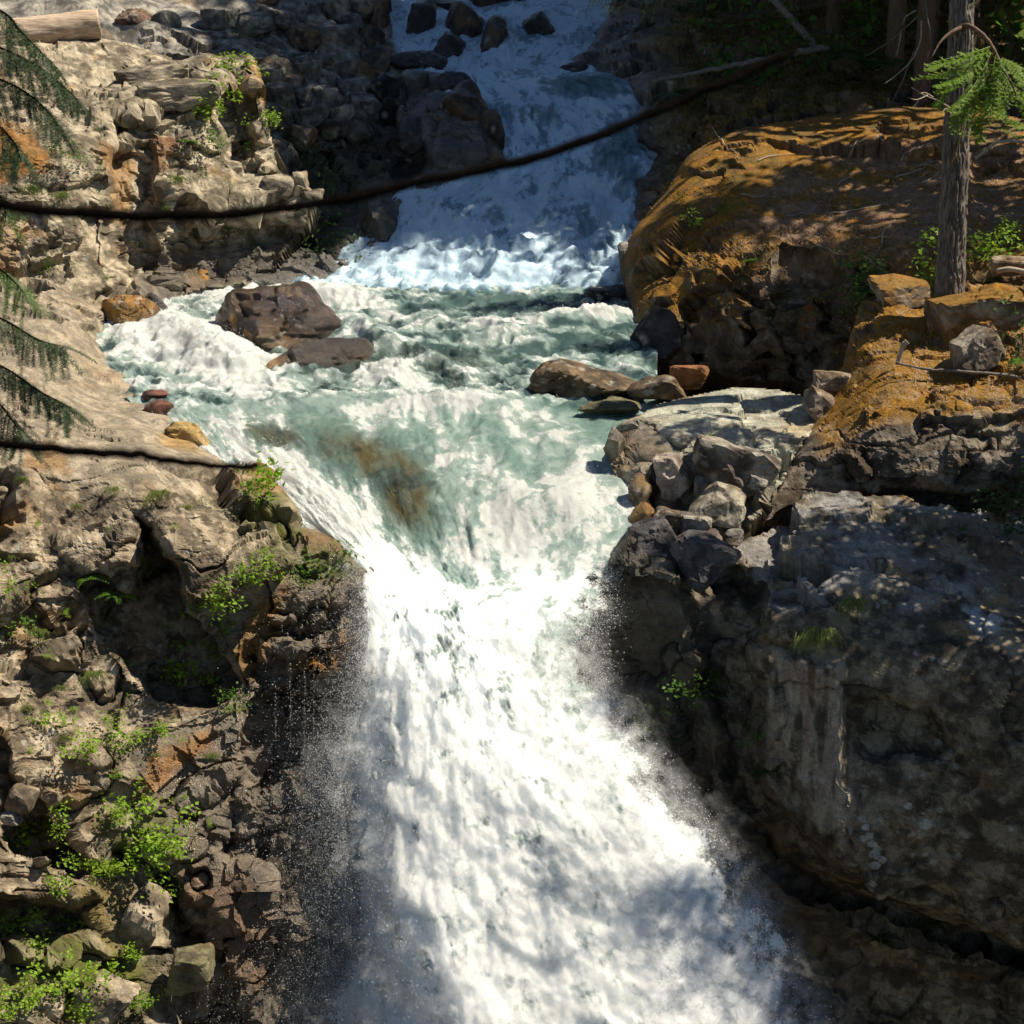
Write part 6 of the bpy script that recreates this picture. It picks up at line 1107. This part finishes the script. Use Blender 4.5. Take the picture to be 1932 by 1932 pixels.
# ------------------------------------------------------------------ wood lying about
acc = Acc(); lg = stemline([(-70, 66), (10, 62), (100, 54), (188, 44)], 46.0, 46.6, 70); n = len(lg)
th = np.linspace(0, 2 * math.pi, 48, endpoint=False); q = np.stack([np.cos(th)[None] * np.ones((n, 1)) * 1.2, np.sin(th)[None] * np.ones((n, 1)) * 1.2, np.linspace(0, 5, n)[:, None] * np.ones((1, 48)) * .5], -1).reshape(-1, 3)
rr = (np.linspace(.30, .335, n)[:, None] * (1 + .10 * fbm(q * 1.5, 4, 811).reshape(n, 48) + .06 * np.abs(fbm(q * np.array([5, 5, 1.2]), 3, 812)).reshape(n, 48)))
tg = lg[-1] - lg[0]; tg /= np.linalg.norm(tg); a_ = np.cross(tg, (0, 0, 1)); a_ /= np.linalg.norm(a_); b_ = np.cross(a_, tg)
V = lg[:, None] + rr[..., None] * (np.cos(th)[None, :, None] * a_ + np.sin(th)[None, :, None] * b_)
i, j = np.meshgrid(np.arange(n - 1), np.arange(48), indexing='ij'); j2 = (j + 1) % 48
Q = np.stack([i * 48 + j, i * 48 + j2, (i + 1) * 48 + j2, (i + 1) * 48 + j], -1).reshape(-1, 4)
V = np.r_[V.reshape(-1, 3), lg[-1:] - tg * .05]; Tq = np.array([(n * 48, (n - 1) * 48 + m, (n - 1) * 48 + (m + 1) % 48) for m in range(48)])
tag(link('driftwood_log', mesh_np('driftwood_log', V, [Tq, Q], plain_material('bleached_log', (.30, .21, .14), (.64, .51, .38), 11, .8, (.22, 2.2, 2.2), 1.0))), 'thick bleached driftwood log resting on the rocks at the top corner', 'log')
branch_obj('fallen_log', [(1230, 153), (1300, 140), (1400, 120), (1500, 100), (1560, 90)], 46.2, 48.0, .035, .09, GREYWOOD, 'long thin grey log lying across the shaded hillside', 'log', wob=.05)
branch_obj('dead_stick', [(1430, -30), (1470, 10), (1510, 55), (1545, 95)], 49.6, 48.2, .09, .10, GREYWOOD, 'grey dead stick leaning down onto the fallen log', 'stick', wob=.03)
branch_obj('driftwood_stick', [(1692, 688), (1700, 665), (1704, 652), (1712, 644)], 31.9, 31.9, .035, .05, DEADWOOD, 'bleached curved stick standing on the mossy ledge', 'stick', n=20)
branch_obj('fallen_branch', [(1880, 512), (1910, 508), (1950, 515), (2000, 512)], 34.0, 33.6, .05, .04, DEADWOOD, 'pale fallen branch right of the trunk base', 'branch', n=20, wob=.03)
branch_obj('fallen_branch', [(1690, 684), (1750, 697), (1800, 700), (1900, 708), (1990, 725)], 31.6, 31.0, .02, .03, GREYWOOD, 'thin grey branch lying along the mossy ledge', 'branch', n=30, wob=.03)
branch_obj('fallen_branch', [(1840, 300), (1880, 270), (1920, 266), (1990, 272)], 39.6, 39.6, .03, .03, DEADWOOD, 'white branch on the litter behind the trunk', 'branch', n=20, wob=.04)
TW = [((1350, 258), (1400, 300)), ((1430, 310), (1500, 290)), ((1580, 345), (1640, 320)), ((1560, 400), (1680, 390)), ((1640, 440), (1700, 425)), ((1655, 450), (1690, 412)), ((1480, 405), (1560, 395)), ((1700, 300), (1760, 270)), ((1720, 320), (1780, 300)), ((1690, 340), (1770, 290)), ((1740, 350), (1785, 310)), ((1600, 300), (1660, 280)), ((1400, 375), (1450, 360)), ((1820, 255), (1900, 250)), ((1540, 450), (1600, 470)), ((1620, 470), (1680, 500))]
TLAB = ['short twig near the rounded top of the mossy boulder', 'twig lying across the shadow streaks on the boulder top', 'pale twig in the middle of the boulder litter', 'longest pale twig on the boulder litter', 'curved twig near the boulder brow', 'crossing twig near the boulder brow', 'thin twig on the reddish litter', 'twig nearest the crest left of the trunk', 'twig of the pile left of the trunk, upper', 'twig of the pile left of the trunk, middle', 'twig of the pile left of the trunk, lowest', 'twig in a patch of gold moss', 'twig beside the small plant on the boulder', 'twig on the bare litter right of the trunk', 'twig on the boulder brow above the dead ferns', 'twig above the feathery plants']
for (a, b), lb in zip(TW, TLAB):
    P0 = []
    for t in np.linspace(0, 1, 9):
        s = surf(a[0] + (b[0] - a[0]) * t, a[1] + (b[1] - a[1]) * t + 6 * math.sin(t * 3 + a[0])); P0.append(s[0] + s[1] * .03 if s is not None else None)
    P0 = np.array([x for x in P0 if x is not None]); P0 = catmull(P0, 20)
    acc = Acc(); tube(acc, P0, np.linspace(.016, .005, 20), 5); tag(link('fallen_twig', acc.mesh('fallen_twig', DEADWOOD)), lb, 'twig', 'twigs on the mossy boulder')
# dead sprays around the thin trunk
DS = [[(1732, 30), (1700, 60), (1660, 90), (1630, 108)], [(1738, 40), (1736, 80), (1715, 120), (1680, 150), (1668, 158)], [(1744, 0), (1752, 40), (1756, 80), (1762, 98)], [(1700, 62), (1695, 90), (1690, 105)], [(1725, 95), (1690, 180), (1670, 205)], [(1728, 20), (1710, 30), (1702, 45)], [(1740, 180), (1720, 205), (1700, 225)]]
for k_, d_ in enumerate(DS):
    branch_obj('dead_branch', d_, 45.2, 44.9, .02, .006, DEADWOOD if k_ % 2 else GREYWOOD, ['dead branch reaching left from the thin trunk', 'long curved dead branch drooping from the thin trunk', 'dead branch hanging along the right side of the thin trunk', 'forked end of the dead branch left of the thin trunk', 'dead branch slanting to the foot of the thin trunk', 'short dead branch near the top of the thin trunk', 'low dead branch at the foot of the thin trunk'][k_], 'branch', n=24, wob=.03, sides=5)
# conifer spray that hangs into the top of the picture over the water
hb = empty('hanging_bough', P(1180, -60, 40)); tag(hb, 'small conifer spray hanging over the highest water at the top edge', 'bough')
acc = Acc(); nac = Acc()
for pts_ in ([(1330, -120), (1250, -60), (1190, -10), (1170, 10), (1140, 6)], [(1330, -110), (1260, -40), (1215, 5), (1215, 25)], [(1330, -100), (1270, -40), (1235, 0), (1230, 22)], [(1330, -130), (1220, -60), (1150, -15), (1110, 0)]):
    st = stemline(pts_, 40, 40, 20); tube(acc, st, np.linspace(.02, .003, 20), 5); bough_needles(nac, st, 22, .35, .045, rs, .8, .006, per=16)
part('stem', acc.mesh('stem', SHADEBARK), hb); part('needles', nac.mesh('needles', DARKNEEDLE, False), hb)
print('done', round(time.time() - T0, 1), 'tris', sum(len(o.data.polygons) for o in bpy.data.objects if o.type == 'MESH'))
